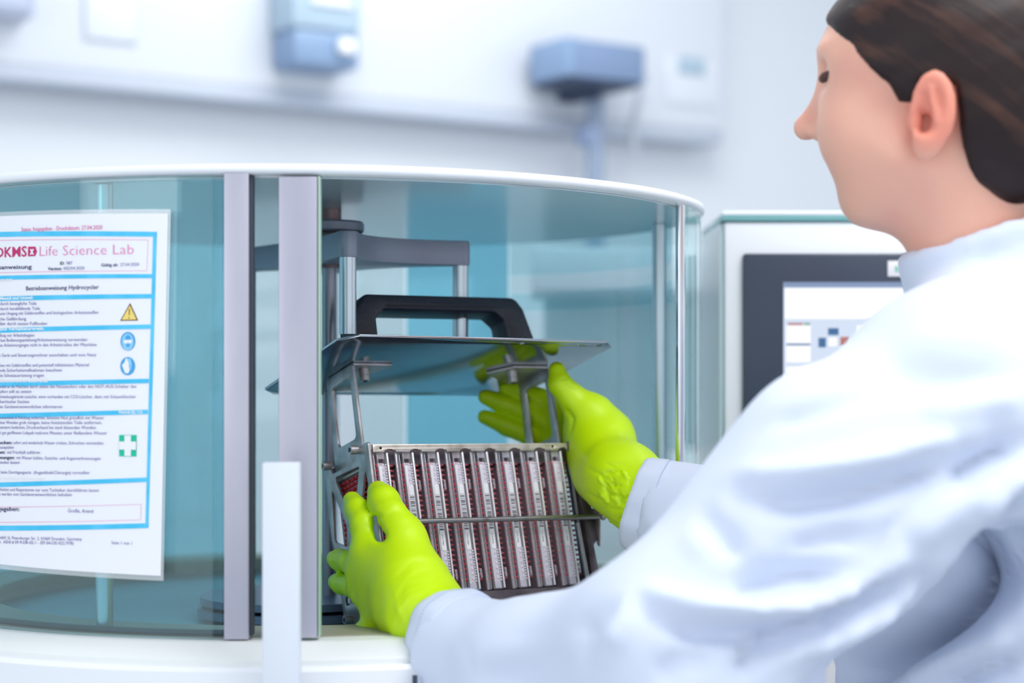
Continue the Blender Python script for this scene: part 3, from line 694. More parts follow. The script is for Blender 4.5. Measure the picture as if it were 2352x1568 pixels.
remap(tm, lambda x, y, z: (a.x+x*.0042, YC-.0097, a.z+y*.0058)); part('sticker_text', tm, M_green, st, None, kind='stuff')
part('red_tab', cbox(1697, 1712, 972, 1040, -.004, .001, .001), M_redt, con, label='red tab')
rl = thing('wall_shelf', 'white low wall unit behind the gap beside the console', 'shelf', (0.30, 2.75, 0))
part('cabinet_body', MB().box((.36, 2.80, .60), (.62, .30, 1.20), None, bev=.004), mat('grey_white_cabinet', rgb(222, 220, 222), .6), rl)
part('worktop', MB().box((.36, 2.795, 1.4625), (.66, .34, .06), None, bev=.004), M_panel, rl)
part('splash_panel', MB().box((.36, 2.90, 1.325), (.62, .02, .25)), M_cside, rl)

# ------------------------------------------------------------------ plate rack held in both hands
RM = Matrix(((0.85476, -0.5018, -0.13259), (0.51893, 0.82136, 0.23682), (-0.00994, -0.27123, 0.96246)))
RT = Vector((-0.12791, 1.66427, ZC-0.05402)); W = .2178; D = .092
rack = thing('plate_rack', 'steel plate rack with black handle held between the two green gloves', 'rack', tuple(RT))
rack.rotation_mode = 'QUATERNION'; rack.rotation_quaternion = RM.to_quaternion()
RMX = Matrix.Translation(RT) @ RM.to_4x4()
def rp(name, mb, m, smooth=40, **k): return lpart(name, mb, m, rack, smooth, **k)
# lid plate
c = .0156; x0, x1, y0, y1, LZ = -.0439, .2486, -.0589, .1317, .0818
oct_ = [(x0+c, y0), (x1-c, y0), (x1, y0+c), (x1, y1-c), (x1-c, y1), (x0+c, y1), (x0, y1-c), (x0, y0+c)]
holes = [circ(p, .0028) for p in ((x1-.024, y0+.008), (x1-.043, y0+.008), (x1-.105, y0+.008), (x0+.06, y1-.008), (x0+.105, y1-.008))]
rp('lid_plate', remap(plate2d([oct_]+holes, .0024, .0003), lambda u, v, w_: (u, v, LZ+.0012+w_)), M_mirror, 30)
# black bridge handle, a profile swept deep with a recessed grip
ho = rpoly([(.0045, LZ+.0022), (.0085, .131), (.0245, .1500), (.1890, .1520), (.1975, .1400), (.2120, LZ+.0022), (.1760, LZ+.0022), (.1735, .1270), (.1640, .1360), (.0425, .1345), (.0340, .1260), (.0335, LZ+.0022)], [.0, .004, .010, .012, .006, 0, 0, .006, .008, .006, .004, 0])
rp('handle', remap(plate2d([ho], .030, .0035), lambda u, v, w_: (u, .036+w_, v)), M_black, 50)
hr = rpoly([(.0450, .1375), (.1640, .1392), (.1640, .1410), (.0450, .1395)], .0006)
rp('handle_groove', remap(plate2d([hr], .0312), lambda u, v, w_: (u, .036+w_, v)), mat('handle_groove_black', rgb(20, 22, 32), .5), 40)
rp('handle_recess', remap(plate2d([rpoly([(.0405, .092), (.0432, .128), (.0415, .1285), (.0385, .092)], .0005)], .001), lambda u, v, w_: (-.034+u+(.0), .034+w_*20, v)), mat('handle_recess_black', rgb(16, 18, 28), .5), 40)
# uprights: one frame each side, bent into tabs under the lid
for s, xx, sg in ((0, .0015, 1), (1, W-.0035, -1)):
    outl = rpoly([(.0185, -.012), (.0785, -.012), (.0770, LZ-.001), (.0195, LZ-.001)], [.001, .001, .004, .004])
    hole = rpoly([(.0285, .0120), (.0675, .0120), (.0675, LZ-.012), (.0280, LZ-.012)], .006)
    hb_ = rp('upright_frame', remap(plate2d([outl, hole], .0030, .0004), lambda u, v, w_: (xx+.0015+w_, u, v)), M_steel)
    tabp = [(0, .0195), (.040, .0195), (.058, .042), (.020, .074), (0, .0765)] if s else [(0, .0195), (.040, .0195), (.040, .030), (.018, .074), (0, .0765)]
    tb = plate2d([tabp], .0026, .0004)
    tbo = lpart('tab', remap(tb, lambda u, v, w_: (xx+.0015+sg*u, v, LZ-.0015+w_)), M_steel, hb_)
    bx, by = xx+sg*(.018 if s == 0 else .034), .032
    mbb = MB().cyl((bx, by, LZ-.003), (bx, by, LZ-.0090), .0050, 20).cyl((bx, by, LZ-.0092), (bx, by, LZ-.0142), .0048, 20).cyl((bx, by, LZ-.0142), (bx, by, LZ-.0145), .0044, 20, .0028)
    lpart('bolt', mbb, M_steel, hb_)
    lpart('hex_socket', MB().cyl((bx, by, LZ-.0142), (bx, by, LZ-.0149), .0024, 6), M_dark, hb_)
# left side frame
lo = rpoly([(-.0010, .0015), (.0170, .0015), (.0200, -.0100), (.0770, -.0100), (.0830, .0010), (.0935, -.0030), (.0950, -.070), (.0900, -.095), (.0870, -.1440), (.0760, -.1560), (.0480, -.1560), (.0300, -.1450), (-.0010, -.1450)], [.003, .003, .002, .002, .004, .006, .004, .004, .005, .006, .004, .004, .003])
h1 = rpoly([(.0215, -.0160), (.0740, -.0145), (.0520, -.0560), (.0400, -.0560)], [.002, .003, .004, .004])
h2 = rpoly([(.0830, -.0210), (.0600, -.0640), (.0640, -.0820), (.0885, -.0720)], [.003, .002, .002, .004])
h3 = rpoly([(.0095, -.0190), (.0320, -.0620), (.0280, -.0780), (.0060, -.0700)], [.003, .002, .002, .004])
h4 = rpoly([(.0120, -.0840), (.0300, -.0880), (.0640, -.0920), (.0800, -.0860), (.0720, -.1200), (.0300, -.1300), (.0100, -.1280)], .004)
h5 = rpoly([(.0700, -.1260), (.0800, -.1260), (.0790, -.1340), (.0720, -.1340)], .003)
rp('side_frame', remap(plate2d([lo, h1, h2, h3, h4, h5], .0026, .0004), lambda u, v, w_: (-.0013+w_, u, v)), M_steel, label='left side frame with triangular cut-outs')
# right side frame: flat plate with a folded front flange
ro = rpoly([(.0, .002), (.088, .002), (.092, -.145), (.0, -.145)], .003)
rh = rpoly([(.018, -.016), (.076, -.016), (.078, -.125), (.018, -.125)], .006)
rsf = rp('side_frame', remap(plate2d([ro, rh], .0026, .0004), lambda u, v, w_: (W+.0013+w_, u, v)), M_dsteel, label='right side frame with folded flange')
fl = rpoly([(W-.0075, -.0005), (W-.003, .0018), (W+.003, .0018), (W+.0050, -.0560), (W+.0095, -.0600), (W+.0095, -.0660), (W+.0150, -.0660), (W+.0120, -.0960), (W+.0060, -.1010), (W+.0085, -.1450), (W-.0010, -.1450), (W+.0000, -.0700)], [.001, .002, .003, .002, .001, .001, .002, .004, .003, .001, .001, .001])
lpart('flange', remap(plate2d([fl], .0024, .0004), lambda u, v, w_: (u, -.0006+w_, v)), M_dsteel, rsf)
# top rail with a scalloped lower edge, two holes
px_ = [.0178, .0441, .0704, .0964, .1228, .1499, .1774, .2044]; pitch = .0266
low = []
for xk in reversed(px_):
    for dx, dz in ((.0016, -.0082), (.0008, -.0066), (-.0016, -.0066), (-.0030, -.0056), (-.0072, -.0056), (-.0086, -.0066), (-.0100, -.0066), (-.0108, -.0082)):
        xq = xk+dx+.0062
        if .003 < xq < W-.008: low.append((xq, dz))
rl_ = [(.0022, -.0012), (W-.0070, -.0012), (W-.0075, -.0082)]+low+[(.0018, -.0082)]
rp('top_rail', remap(plate2d([rl_, circ((.0100, -.0046), .0013), circ((.1940, -.0046), .0013)], .003, .0003), lambda u, v, w_: (u, .0008+w_, v)), M_steel2)
for xq in (.0100, .1940): rp('rail_hole', MB().cyl((xq, .0022, -.0046), (xq, .0030, -.0046), .0018, 12), M_dark)
rp('rear_rail', MB().box((W/2, D-.002, -.006), (W-.004, .003, .010)), M_steel2)
rp('cross_rail', MB().box((.0055, .048, -.0155), (.006, .060, .0055), None, bev=.0006), M_steel2, label='inner cross rail at the left end')
rp('bottom_rail', MB().box((W/2, .004, -.1430), (W-.004, .006, .008)), M_dsteel)
rp('bottom_rail', MB().box((W/2, D-.004, -.1430), (W-.004, .006, .008)), M_dsteel)
rp('bottom_tray', MB().box((W/2, D/2, -.1455), (W-.004, D-.012, .002)), M_dsteel)
rp('top_holder', MB().box((W/2, .050, -.0100), (W-.006, .076, .0150)), M_dsteel, label='dark holder strip above the plates')
# screws on the left side frame
def screw(y, z, r=.0042, ln=.0085):
    s_ = rp('screw', MB().cyl((-.0026, y, z), (-.0026-ln*.35, y, z), r*.92, 18).cyl((-.0026-ln*.38, y, z), (-.0026-ln, y, z), r, 18), M_steel)
    lpart('hex_socket', MB().cyl((-.0024-ln, y, z), (-.0030-ln, y, z), r*.55, 6), M_dark, s_)
screw(.0790, -.0018); screw(.0196, -.0012); screw(.0690, -.1478)
# locking rod across the front with its bracket and return spring
rd = rp('locking_rod', MB().cyl((-.004, -.0085, -.0742), (.2300, -.0085, -.0757), .0025, 18), M_rod)
lpart('rod_joint', MB().cyl((.2110, -.0085, -.07555), (.2170, -.0085, -.0756), .00275, 18).cyl((.2000, -.0085, -.0755), (.2006, -.0085, -.0755), .0027, 18), M_rod, rd)
lpart('rod_nut', MB().ball((.2345, -.0085, -.0757), (.0030, .0036, .0036), 14), M_steel, rd)
rp('rod_bracket', remap(plate2d([rpoly([(-.012, -.066), (-.004, -.066), (.002, -.100), (-.002, -.104)], .0015)], .0016, .0003), lambda u, v, w_: (.2305+w_, u, v)), M_steel)
sp = []
for i in range(46*10+1):
    s = i/460; a = 2*math.pi*46*s; ctr = Vector((.2070, -.0045, -.0800)).lerp(Vector((.2095, -.0045, -.1345)), s)
    sp.append(ctr+Vector((.0020*math.cos(a), .0020*math.sin(a), 0)))
rp('spring', MB().tube(sp, .00036, 5), M_chrome, 180, label='coiled return spring at the right end')
hk = [Vector((.2095, -.0045, -.1345)), Vector((.2092, -.0055, -.1370)), Vector((.2105, -.0055, -.1390)), Vector((.2115, -.0050, -.1370))]
rp('spring_hook', MB().tube(hk, .0004, 6), M_chrome, 180)

# ------------------------------------------------------------------ eight sample plates standing in the rack
PZ0, PZ1 = -.0080, -.1365           # top and bottom of a plate in rack space
GAP = .0005
def wells(flip, ncol, rows=24, maroon=False, depth0=.0075):
    mb = MB(); n = 6
    for r in range(rows):
        z = PZ0-.0115-(r+.0)*.00468
        for cidx in range(ncol):
            y = depth0+cidx*.0045
            x_root, x_tip = (.0021, .0078) if not flip else (-.0008, -.0062)
            mb.cyl((x_root, y, z), ((x_root+x_tip)/2, y, z), .0017, n, .0015, caps=False)
            mb.cyl(((x_root+x_tip)/2, y, z), (x_tip, y, z), .0015, n, .0005)
    return mb
def tops(ncol, rows=24):
    mb = MB()
    for r in range(rows):
        z = PZ0-.0115-r*.00468
        for cidx in range(ncol): mb.ball((-.0112-cidx*.0030, .0052+cidx*.0030, z), (.0011, .0014, .0013), 8)
    return mb
def beads():
    mb = MB()
    for r in range(44):
        z = PZ0-.0115-r*.00255
        if .038 < -z < .100: continue
        mb.box((-.0026, .0021, z), (.0013, .0010, .0015))
    return mb
def plate_parts(t, first, num, shared):
    W_ = {}
    def q(nm, mbf, m, sm=40, **k):
        if nm in shared and not first:
            o = bpy.data.objects.new(nm, shared[nm]); COL.objects.link(o); o.parent = t
            for kk, vv in k.items(): o[kk] = vv
            return o
        o = lpart(nm, mbf(), m, t, sm, **k); shared[nm] = o.data; return o
    zc, zl = (PZ0+PZ1)/2, PZ0-PZ1
    q('flange', lambda: MB().box((.0009, .043, zc), (.0018, .080, zl), None, bev=.0003), M_flange)
    q('wells', lambda: wells(False, 9), M_mar, 60, kind='stuff')
    q('well_tops', lambda: tops(2), M_redl, 60, kind='stuff')
    q('cover_rail', lambda: MB().box((-.0170+.0004, .0032, zc-.0004), (.0024, .0024, zl+.002), None, bev=.0004), M_clear)
    q('cover_rib', lambda: MB().box((-.0132, .0042, zc-.0004), (.0009, .0022, zl+.001), None, bev=.0002), M_clear)
    q('cover_lip', lambda: MB().box((-.0098, .0036, zc-.0004), (.0007, .0028, zl+.001), None, bev=.0002), M_clear)
    def skirt():
        mb = MB(); mb.box((-.0058, .0032, zc-.006), (.0068, .0012, zl-.012), None, bev=.0003)
        for r in range(24):
            z = PZ0-.0115-r*.00468
            if .036 < -z < .101: continue
            mb.ball((-.0050, .0026, z), (.0015, .0006, .0015), 8)
        return mb
    q('skirt', skirt, M_frost, 60, kind='stuff')
    q('skirt_head', lambda: MB().box((-.0058, .0034, PZ0-.0028), (.0066, .0010, .0062)), M_clear)
    q('skirt_foot', lambda: MB().box((-.0058, .0030, PZ1+.0030), (.0066, .0014, .0075), None, bev=.0003), M_clear)
    q('core', lambda: MB().box((-.0060, .045, zc-.004), (.0054, .078, zl-.010)), mat('pale_core', rgb(226, 196, 206), .4) if first else None)
    q('bead_strip', beads, M_bead, 30, kind='stuff')
    q('clip', lambda: tube_rect(), M_bead, 40, kind='stuff')
    lab = q('label', lambda: remap(plate2d([rpoly([(-.0080, -.0382), (-.0034, -.0382), (-.0034, -.1000), (-.0080, -.1000)], .0016)], .0004), lambda u, v, w_: (u, .0023+w_, v)), M_label)
    def bars():
        mb = MB(); rr = random.Random(3); z = -.0480
        while z > -.0795:
            h_ = rr.choice((.0003, .0005, .0009)); mb.box((-.0057, .00205, z-h_/2), (.0044, .0001, h_)); z -= h_+rr.choice((.0004, .0007, .0010))
        mb.box((-.0057, .00205, -.0806), (.0046, .0001, .0012))
        return mb
    if 'barcode' in shared and not first:
        o = bpy.data.objects.new('barcode', shared['barcode']); COL.objects.link(o); o.parent = lab; o['kind'] = 'stuff'
    else:
        o = lpart('barcode', bars(), M_ink, lab, None, kind='stuff'); shared['barcode'] = o.data
    tm = text_mb(num, .0); remap(tm, lambda x, y, z: (-.0068+y*.00165, .00203, -.0850-x*.00195*.92)); lpart('plate_number', tm, M_ink, lab, None, kind='stuff', fix=False)
def tube_rect():
    mb = MB()
    for zz in (-.0385, -.1220):
        for dx in (-.0006, .0006): mb.box((.0052+dx, .0050, zz), (.00035, .0006, .0085))
        mb.box((.0052, .0050, zz+.0042), (.0015, .0006, .0004))
    return mb
nums = ['3T418001', '3T418013', '3T417981', '3T417984', '3T418006', '3T417980', '3T418008', '3T417993']
ords = ['leftmost sample plate in the rack, red well tops showing at the open end', 'clear sample plate standing second from the left in the rack', 'clear sample plate standing third from the left in the rack',
        'clear sample plate fourth from left in the rack, left of the middle', 'clear sample plate fifth from left in the rack, numbered 3T418006', 'clear sample plate third from the right in the rack, numbered 3T417980', 'clear sample plate second from the right in the rack, numbered 3T418008',
        'rightmost sample plate in the rack, red cone tips free beside the spring']
shared = {}
for i, xk in enumerate(px_):
    t = thing('sample_plate', ords[i], 'sample plate', (0, 0, 0), 'sample plates in the rack')
    t.matrix_world = RMX @ Matrix.Translation((xk-.0009, 0, 0))
    plate_parts(t, i == 0, nums[i], shared)
    if i == 0:      # the open face at the left end: rows of red wells and the row letters
        mb = MB()
        for r in range(23):
            z = PZ0-.0135-r*.00468
            for cidx in range(15): mb.ball((-.0122+.0008*(cidx % 2), .0125+cidx*.0046, z), (.0021, .0019, .0019), 8)
        lpart('open_wells', mb, M_redl, t, 60, kind='stuff', label='bright red open wells at the left end')
        lpart('end_deck', MB().box((-.0100, .048, (PZ0+PZ1)/2), (.0015, .078, PZ0-PZ1)), mat('pink_deck', rgb(206, 168, 176), .35), t)
        lpart('end_header', MB().box((-.0112, .048, PZ0-.0045), (.0010, .070, .0070)), mat('blue_white_plastic', rgb(206, 220, 232), .3), t)
        mb = MB()
        for k, ch in enumerate('ABCDEFGHIJKLMNOP'):
            tm = text_mb(ch, .01)
            remap(tm, lambda x, y, z: (-.0118, .0830-k*.0046-x*.0021, PZ0-.0062+y*.0026)); mb.add(tm.v, tm.f)
        lpart('row_letters', mb, M_ink, t, None, kind='stuff', fix=False)
    if i == 7:
        lpart('end_rail', MB().box((.0098, .0034, (PZ0+PZ1)/2), (.0014, .0028, PZ0-PZ1), None, bev=.0003), M_clear, t)

# ------------------------------------------------------------------ the worker
person = thing('person', 'person in pale blue lab coat and lime gloves holding the steel plate rack', 'person', (0.40, 1.50, 0))
PL = np.array(person.location)
def flink(name, V, F, m, parent=person, **k):
    me = np_mesh(name, V-PL, F); return link(name, me, m, parent, None, fix=False, **k)
# head frame: forward, left, up
psi, nod = math.radians(23), math.radians(2)
f0 = np.array([-math.cos(psi), math.sin(psi), 0]); l0 = np.array([-math.sin(psi), -math.cos(psi), 0]); z0 = np.array([0, 0, 1.0])
fh = f0*math.cos(nod)+z0*math.sin(nod); uh = z0*math.cos(nod)-f0*math.sin(nod); lh = l0
ear = np.array(P(2108, 270, 1.41)); HC = ear-lh*.070
HM = np.array([fh, lh, uh])
def H(F_, L_, U_): return HC+fh*F_/1000+lh*L_/1000+uh*U_/1000
def hball(X, p, r): return sd_ball(X, H(*p), r/1000)
def hell(X, p, r): return sd_ell(X, H(*p), [q/1000 for q in r], HM)
def hcap(X, a, b, ra, rb): return sd_cap(X, H(*a), H(*b), ra/1000, rb/1000)
NB = np.array([.394, 1.487, ZC+.068])
def head_sdf(X):
    d = hell(X, (-4, 0, 50), (90, 74, 84))
    d = smin(d, hell(X, (41, 0, 48), (47, 60, 60)), .03)          # brow and eyes block
    d = smin(d, hell(X, (43, 0, -4), (42, 55, 44)), .025)         # mid face
    d = smin(d, hell(X, (34, 0, -42), (33, 43, 30)), .03)         # lower jaw
    d = smin(d, hcap(X, (16, 52, -28), (47, 22, -58), 15, 12), .03); d = smin(d, hcap(X, (16, -52, -28), (47, -22, -58), 15, 12), .03)
    d = smin(d, hball(X, (54, 0, -58), 13), .022)                 # chin
    for s in (1, -1):
        d = smin(d, hball(X, (55, s*34, -8), 23), .03)           # cheeks, lifted by a smile
        d = smin(d, hell(X, (74, s*22, 58), (14, 24, 7)), .014)   # brow ridge
    d = smax(d, -hell(X, (90, 32, 42), (15, 15, 10)), .014); d = smax(d, -hell(X, (90, -32, 42), (15, 15, 10)), .014)
    for s in (1, -1):
        d = smin(d, hball(X, (68, s*31, 41), 13.5), .005)         # eyeballs under lids
    d = smin(d, hcap(X, (76, 0, 44), (105, 0, 4), 8, 8.5), .014)   # nose
    d = smin(d, hball(X, (104, 0, 2), 8), .008)
    for s in (1, -1):
        d = smin(d, hell(X, (90, s*11, -2), (10, 7, 7)), .007)
        d = smax(d, -hell(X, (96, s*6, -8.5), (5, 3, 4)), .003)
    d = smin(d, hell(X, (62, 0, -24), (10, 24, 7)), .010); d = smin(d, hell(X, (59, 0, -35), (10, 20, 7)), .010)   # lips
    d = smax(d, -hell(X, (71, 0, -29.5), (8, 26, 1.6)), .004)
    n0 = H(-18, 0, -30)
    d = smin(d, sd_cap(X, n0, NB+np.array([-.005, 0, -.02]), .051, .054), .035)          # neck
    d = smin(d, sd_cap(X, NB+l0*.08+np.array([0, 0, -.10]), NB-l0*.08+np.array([0, 0, -.10]), .045), .03)
    return d
def ear_sdf(X, s):
    def E_(f_, l_, u_): return H(-8+f_, s*(70+l_), 2+u_)
    tilt = HM.copy()
    d = sd_ell(X, E_(-5, 9, 2), (.0175, .0085, .031), HM)
    d = smin(d, sd_ell(X, E_(0, 7, -24), (.010, .0055, .012), HM), .008)
    d = smax(d, -sd_ell(X, E_(-3, 17, 4), (.012, .009, .022), HM), .004)
    d = smax(d, -sd_ell(X, E_(3, 12, -6), (.008, .012, .010), HM), .004)
    d = smin(d, sd_cap(X, E_(-3, 12, 18), E_(-9, 12, -8), .0028), .004)
    d = smin(d, sd_ell(X, E_(10, 4, -5), (.006, .006, .008), HM), .005)
    return d
def full_head(X):
    d = head_sdf(X); d = smin(d, ear_sdf(X, 1), .006); d = smin(d, ear_sdf(X, -1), .006); return d
EAR_AT = tuple(H(-16, 82, 6)-PL); ear_flush(M_skin)
V, F = surf_net(full_head, HC-np.array([.17, .16, .20]), HC+np.array([.19, .19, .16]), .0026)
V = smooth_v(V, F, 2, .4)
flink('body', V, F, M_skin, label='fair skin of face and neck')
# hair: close cap, combed back behind the ear to a low knot
def hair_sdf(X):
    base = hell(X, (-4, 0, 54), (102, 80, 88)); base = smin(base, hell(X, (-40, 0, 5), (62, 66, 62)), .03)
    base = smin(base, hcap(X, (-62, 0, -30), (-40, 0, -66), 40, 24), .03)
    # local coordinates
    dx = [X[i]-HC[i] for i in range(3)]
    f_ = fh[0]*dx[0]+fh[1]*dx[1]+fh[2]*dx[2]; u_ = uh[0]*dx[0]+uh[1]*dx[1]+uh[2]*dx[2]; l_ = np.abs(lh[0]*dx[0]+lh[1]*dx[1]+lh[2]*dx[2])
    # hairline: behind a line from the forehead down the temple to the ear, then down behind the ear
    line = np.maximum(f_-(.004+(u_-.030)*.80+np.maximum(u_-.085, 0)*1.2+np.maximum(.052-l_, 0)*.75), (.016-u_)*.6-(-.030-f_)*1.05)
    cutf = np.where(u_ > .028, f_-(.018+(u_-.028)*.83-np.maximum(u_-.10, 0)*.55), f_-(-.026-(.028-u_)*.55))
    side = f_-(.030-(.040-u_)*1.0)
    front = f_-(.031+(u_-.030)*1.03)
    lowr = -(u_-.026)
    tongue = np.maximum(np.maximum(f_-.032-(u_-.03)*.6, -(f_+.004)), -(u_-.012-np.maximum(f_-.016, 0)*1.9))       # the point of hair in front of the ear
    region = np.minimum(np.maximum(front, lowr), np.minimum(np.maximum(f_+.030-(u_)*.10, -(u_+.085+(f_+.03)*.55)), tongue))
    d = smax(base, region, .008)
    st = np.sin((u_*0.82+f_*.35+l_*.30)*420)*.00015+np.sin((u_*.85+f_*.3-l_*.2)*190+1)*.0003
    return d-st
V, F = surf_net(hair_sdf, HC-np.array([.16, .16, .13]), HC+np.array([.20, .19, .17]), .003)
V = smooth_v(V, F, 1, .4)
hair = flink('hair', V, F, M_hair)
knot = MB().ball(tuple(H(-112, 0, 6)), (.040, .036, .036), 24)
part('hair_knot', knot, M_hair, hair, 180)
def face_strip(name, pts, rs, m):
    part(name, MB().tube([Vector(H(*p)) for p in pts], [r/1000 for r in rs], 8), m, person, 180)
for s in (1, -1):
    face_strip('eyebrow', [(88, s*12, 62), (86, s*24, 66), (76, s*40, 64), (64, s*48, 58)], [2.5, 3.6, 3.0, 1.2], M_brow)
    face_strip('eyelash', [(83, s*22, 39), (84, s*31, 38), (80, s*40, 38), (72, s*47, 41)], [2.2, 3.8, 4.2, 2.2], M_brow)

# lab coat
LS = np.array(P(2200, 1010, 1.37)); EL = np.array(P(1578, 1525, 1.315)); FM = np.array(P(1240, 1545, 1.425)); WL = np.array(P(1045, 1492, 1.522))
RS = np.array([.485, 1.625, ZC+.0]); WR = np.array(P(1500, 1163, 1.690)); ER = np.array([.33, 1.60, ZC-.158])
fb = np.array([-.80, .60, 0]); lb = np.array([-.60, -.80, 0]); BMX = np.array([fb, lb, [0, 0, 1.0]])
def sleeve_end(X, q, a, b, r):
    u = (b-a)/np.linalg.norm(b-a); q = smax(q, -sd_cap(X, b+u*.01, b+u*.12, r), .004)
    return smax(q, (X[0]-b[0])*u[0]+(X[1]-b[1])*u[1]+(X[2]-b[2])*u[2], .003)
def coat_sdf(X):
    d = sd_cap(X, LS, EL, .103, .082)
    d = smin(d, sd_ball(X, np.array(P(1868, 1030, 1.33)), .052), .05)
    d = smin(d, sd_ball(X, np.array(P(1765, 1245, 1.325)), .054), .05)
    q = smin(sd_cap(X, EL, FM, .078, .053), sd_cap(X, FM, WL, .053, .047), .03)
    d = smin(d, sleeve_end(X, q, FM, WL, .034), .035)
    d = smin(d, sd_cap(X, LS+np.array([.0, 0, .045]), NB+np.array([-.004, -.006, -.030]), .064, .070), .05)      # shoulder to neck
    t = sd_cap(X, RS, NB+np.array([0, 0, -.045]), .07, .072); t = smin(t, sd_cap(X, RS, ER, .075, .065), .05); t = smin(t, sleeve_end(X, sd_cap(X, ER, WR, .062, .0455), ER, WR, .033), .04)
    t = smin(t, sd_ell(X, np.array([.425, 1.535, ZC-.14]), (.135, .150, .20), BMX), .06)
    t = smin(t, sd_ell(X, np.array([.425, 1.530, ZC-.42]), (.185, .160, .26), BMX), .08)
    t = smin(t, sd_cap(X, NB+np.array([.012, .0, -.035]), NB+np.array([-.018, -.008, .052]), .074, .070), .02)            # collar stand
    d = smin(d, t, .018)
    d = smax(d, -sd_cap(X, NB+np.array([-.008, -.004, .03]), NB+np.array([-.045, -.020, .16]), .0585, .060), .005)
    d = np.where((X[2] > NB[2]) & (X[0] > NB[0]-.12), smax(d, (X[2]-(NB[2]+.062))*.86-(X[0]-NB[0])*.28, .006), d)
    return d-.0022*wav(X, 26, 5)-.0012*wav(X, 60, 9)
V, F = surf_net(coat_sdf, np.array([-.11, 1.15, ZC-.70]), np.array([.68, 1.86, ZC+.13]), .0058)
V = smooth_v(V, F, 3, .5)
R_, K_ = 1, -1
FL = [
 ([(1890, 1600), (1960, 1548), (2050, 1502), (2145, 1446), (2252, 1376), (2400, 1285)], 34, -.055), ([(2100, 1430), (2200, 1370), (2300, 1300), (2420, 1190)], 40, -.018), ([(2060, 1568), (2180, 1500), (2352, 1450)], 40, .012), ([(2150, 1590), (2250, 1540), (2352, 1510)], 22, -.012),
 ([(1078, 1370), (1070, 1450), (1080, 1560)], 9, -.003), ([(1052, 1365), (1042, 1450), (1050, 1560)], 12, .0018),
 ([(1698, 1134), (1826, 1152), (1954, 1132), (2081, 1096), (2209, 1045)], 30, -.013), ([(1650, 1088), (1780, 1096), (1954, 1072), (2100, 1040), (2230, 1000)], 34, .012),
 ([(1735, 990), (1868, 944), (1954, 912), (2060, 850)], 24, -.010), ([(1720, 940), (1830, 892), (1960, 860)], 26, .008), ([(1752, 930), (1748, 905), (1765, 890)], 12, -.008),
 ([(1590, 1165), (1655, 1228), (1698, 1275)], 26, -.011), ([(1480, 1240), (1560, 1215), (1640, 1290)], 30, .007),
 ([(1800, 1258), (1911, 1236), (1996, 1230)], 26, -.008), ([(1655, 1351), (1741, 1330), (1826, 1322), (1954, 1325)], 34, -.015),
 ([(1421, 1283), (1468, 1334), (1528, 1376), (1613, 1402), (1741, 1412), (1868, 1386), (1954, 1351), (2060, 1290)], 26, .016),
 ([(1500, 1410), (1570, 1440), (1698, 1452), (1805, 1452), (1911, 1418), (2039, 1362), (2120, 1330)], 24, -.016),
 ([(1690, 1545), (1740, 1500), (1805, 1462)], 20, -.010), ([(1820, 1500), (1950, 1440), (2080, 1370)], 30, .010),
 ([(1465, 1318), (1468, 1295), (1480, 1280)], 14, -.014),
 ([(1339, 1470), (1345, 1410), (1385, 1360)], 28, -.014), ([(1300, 1420), (1330, 1370), (1400, 1300)], 26, .009), ([(1395, 1500), (1440, 1420), (1445, 1330)], 28, .012),
 ([(1120, 1400), (1200, 1430), (1290, 1420)], 34, -.004), ([(1060, 1550), (1200, 1540), (1330, 1510)], 34, -.006), ([(1500, 1568), (1560, 1520), (1640, 1500)], 36, -.007),
 ([(2190, 1112), (2252, 1062), (2345, 1020)], 26, -.016), ([(2230, 1320), (2290, 1225), (2352, 1130)], 26, -.017), ([(2240, 1200), (2300, 1130), (2352, 1070)], 30, .012),
 ([(1975, 1326), (2039, 1215), (2103, 1147), (2200, 1090)], 10, -.004), ([(2080, 1250), (2180, 1180), (2290, 1080)], 40, .006),
 ([(2060, 720), (2150, 640), (2352, 560)], 26, -.005), ([(2020, 800), (2180, 760), (2352, 740)], 40, .005), ([(1990, 850), (2150, 880), (2352, 860)], 44, -.006), ([(2100, 960), (2230, 930), (2352, 900)], 40, .007),
]
FL = [(p_, w_, h_*1.5) for p_, w_, h_ in FL]; V = folds(V, F, FL); V = smooth_v(V, F, 1, .4)
coat = flink('lab_coat', V, F, M_coat)
# hem of the coat down to the knee, trousers and shoes, below the picture
mb = MB(); hc = Vector((.405, 1.495)); prof = ((ZC-.50, .155, .190), (ZC-.62, .165, .200), (ZC-.80, .185, .215), (.42, .20, .23)); n = 48
for z, a_, b_ in prof:
    for k in range(n):
        t_ = 2*math.pi*k/n; rr = 1+.03*math.sin(7*t_); q = hc+Vector(fb[:2])*a_*rr*math.cos(t_)+Vector(lb[:2])*b_*rr*math.sin(t_); mb.v.append((q.x, q.y, z))
mb.f = [(i*n+k, i*n+(k+1) % n, (i+1)*n+(k+1) % n, (i+1)*n+k) for i in range(3) for k in range(n)]; mb.m = [0]*len(mb.f)
part('coat_skirt', mb, M_coat, person, 180)
def legs(X):
    d = None
    for s in (1, -1):
        hip = np.array([.405, 1.495, .80])+lb*.09*s; knee = np.array([.39, 1.50, .45])+lb*.09*s+fb*.02; ank = np.array([.405, 1.49, .10])+lb*.10*s
        q = smin(sd_cap(X, hip, knee, .085, .062), sd_cap(X, knee, ank, .062, .05), .03); d = q if d is None else smin(d, q, .03)
    return smax(d, .075-X[2], .004)
V, F = surf_net(legs, np.array([.15, 1.25, .05]), np.array([.66, 1.75, .92]), .011); flink('trousers', V, F, M_trous)
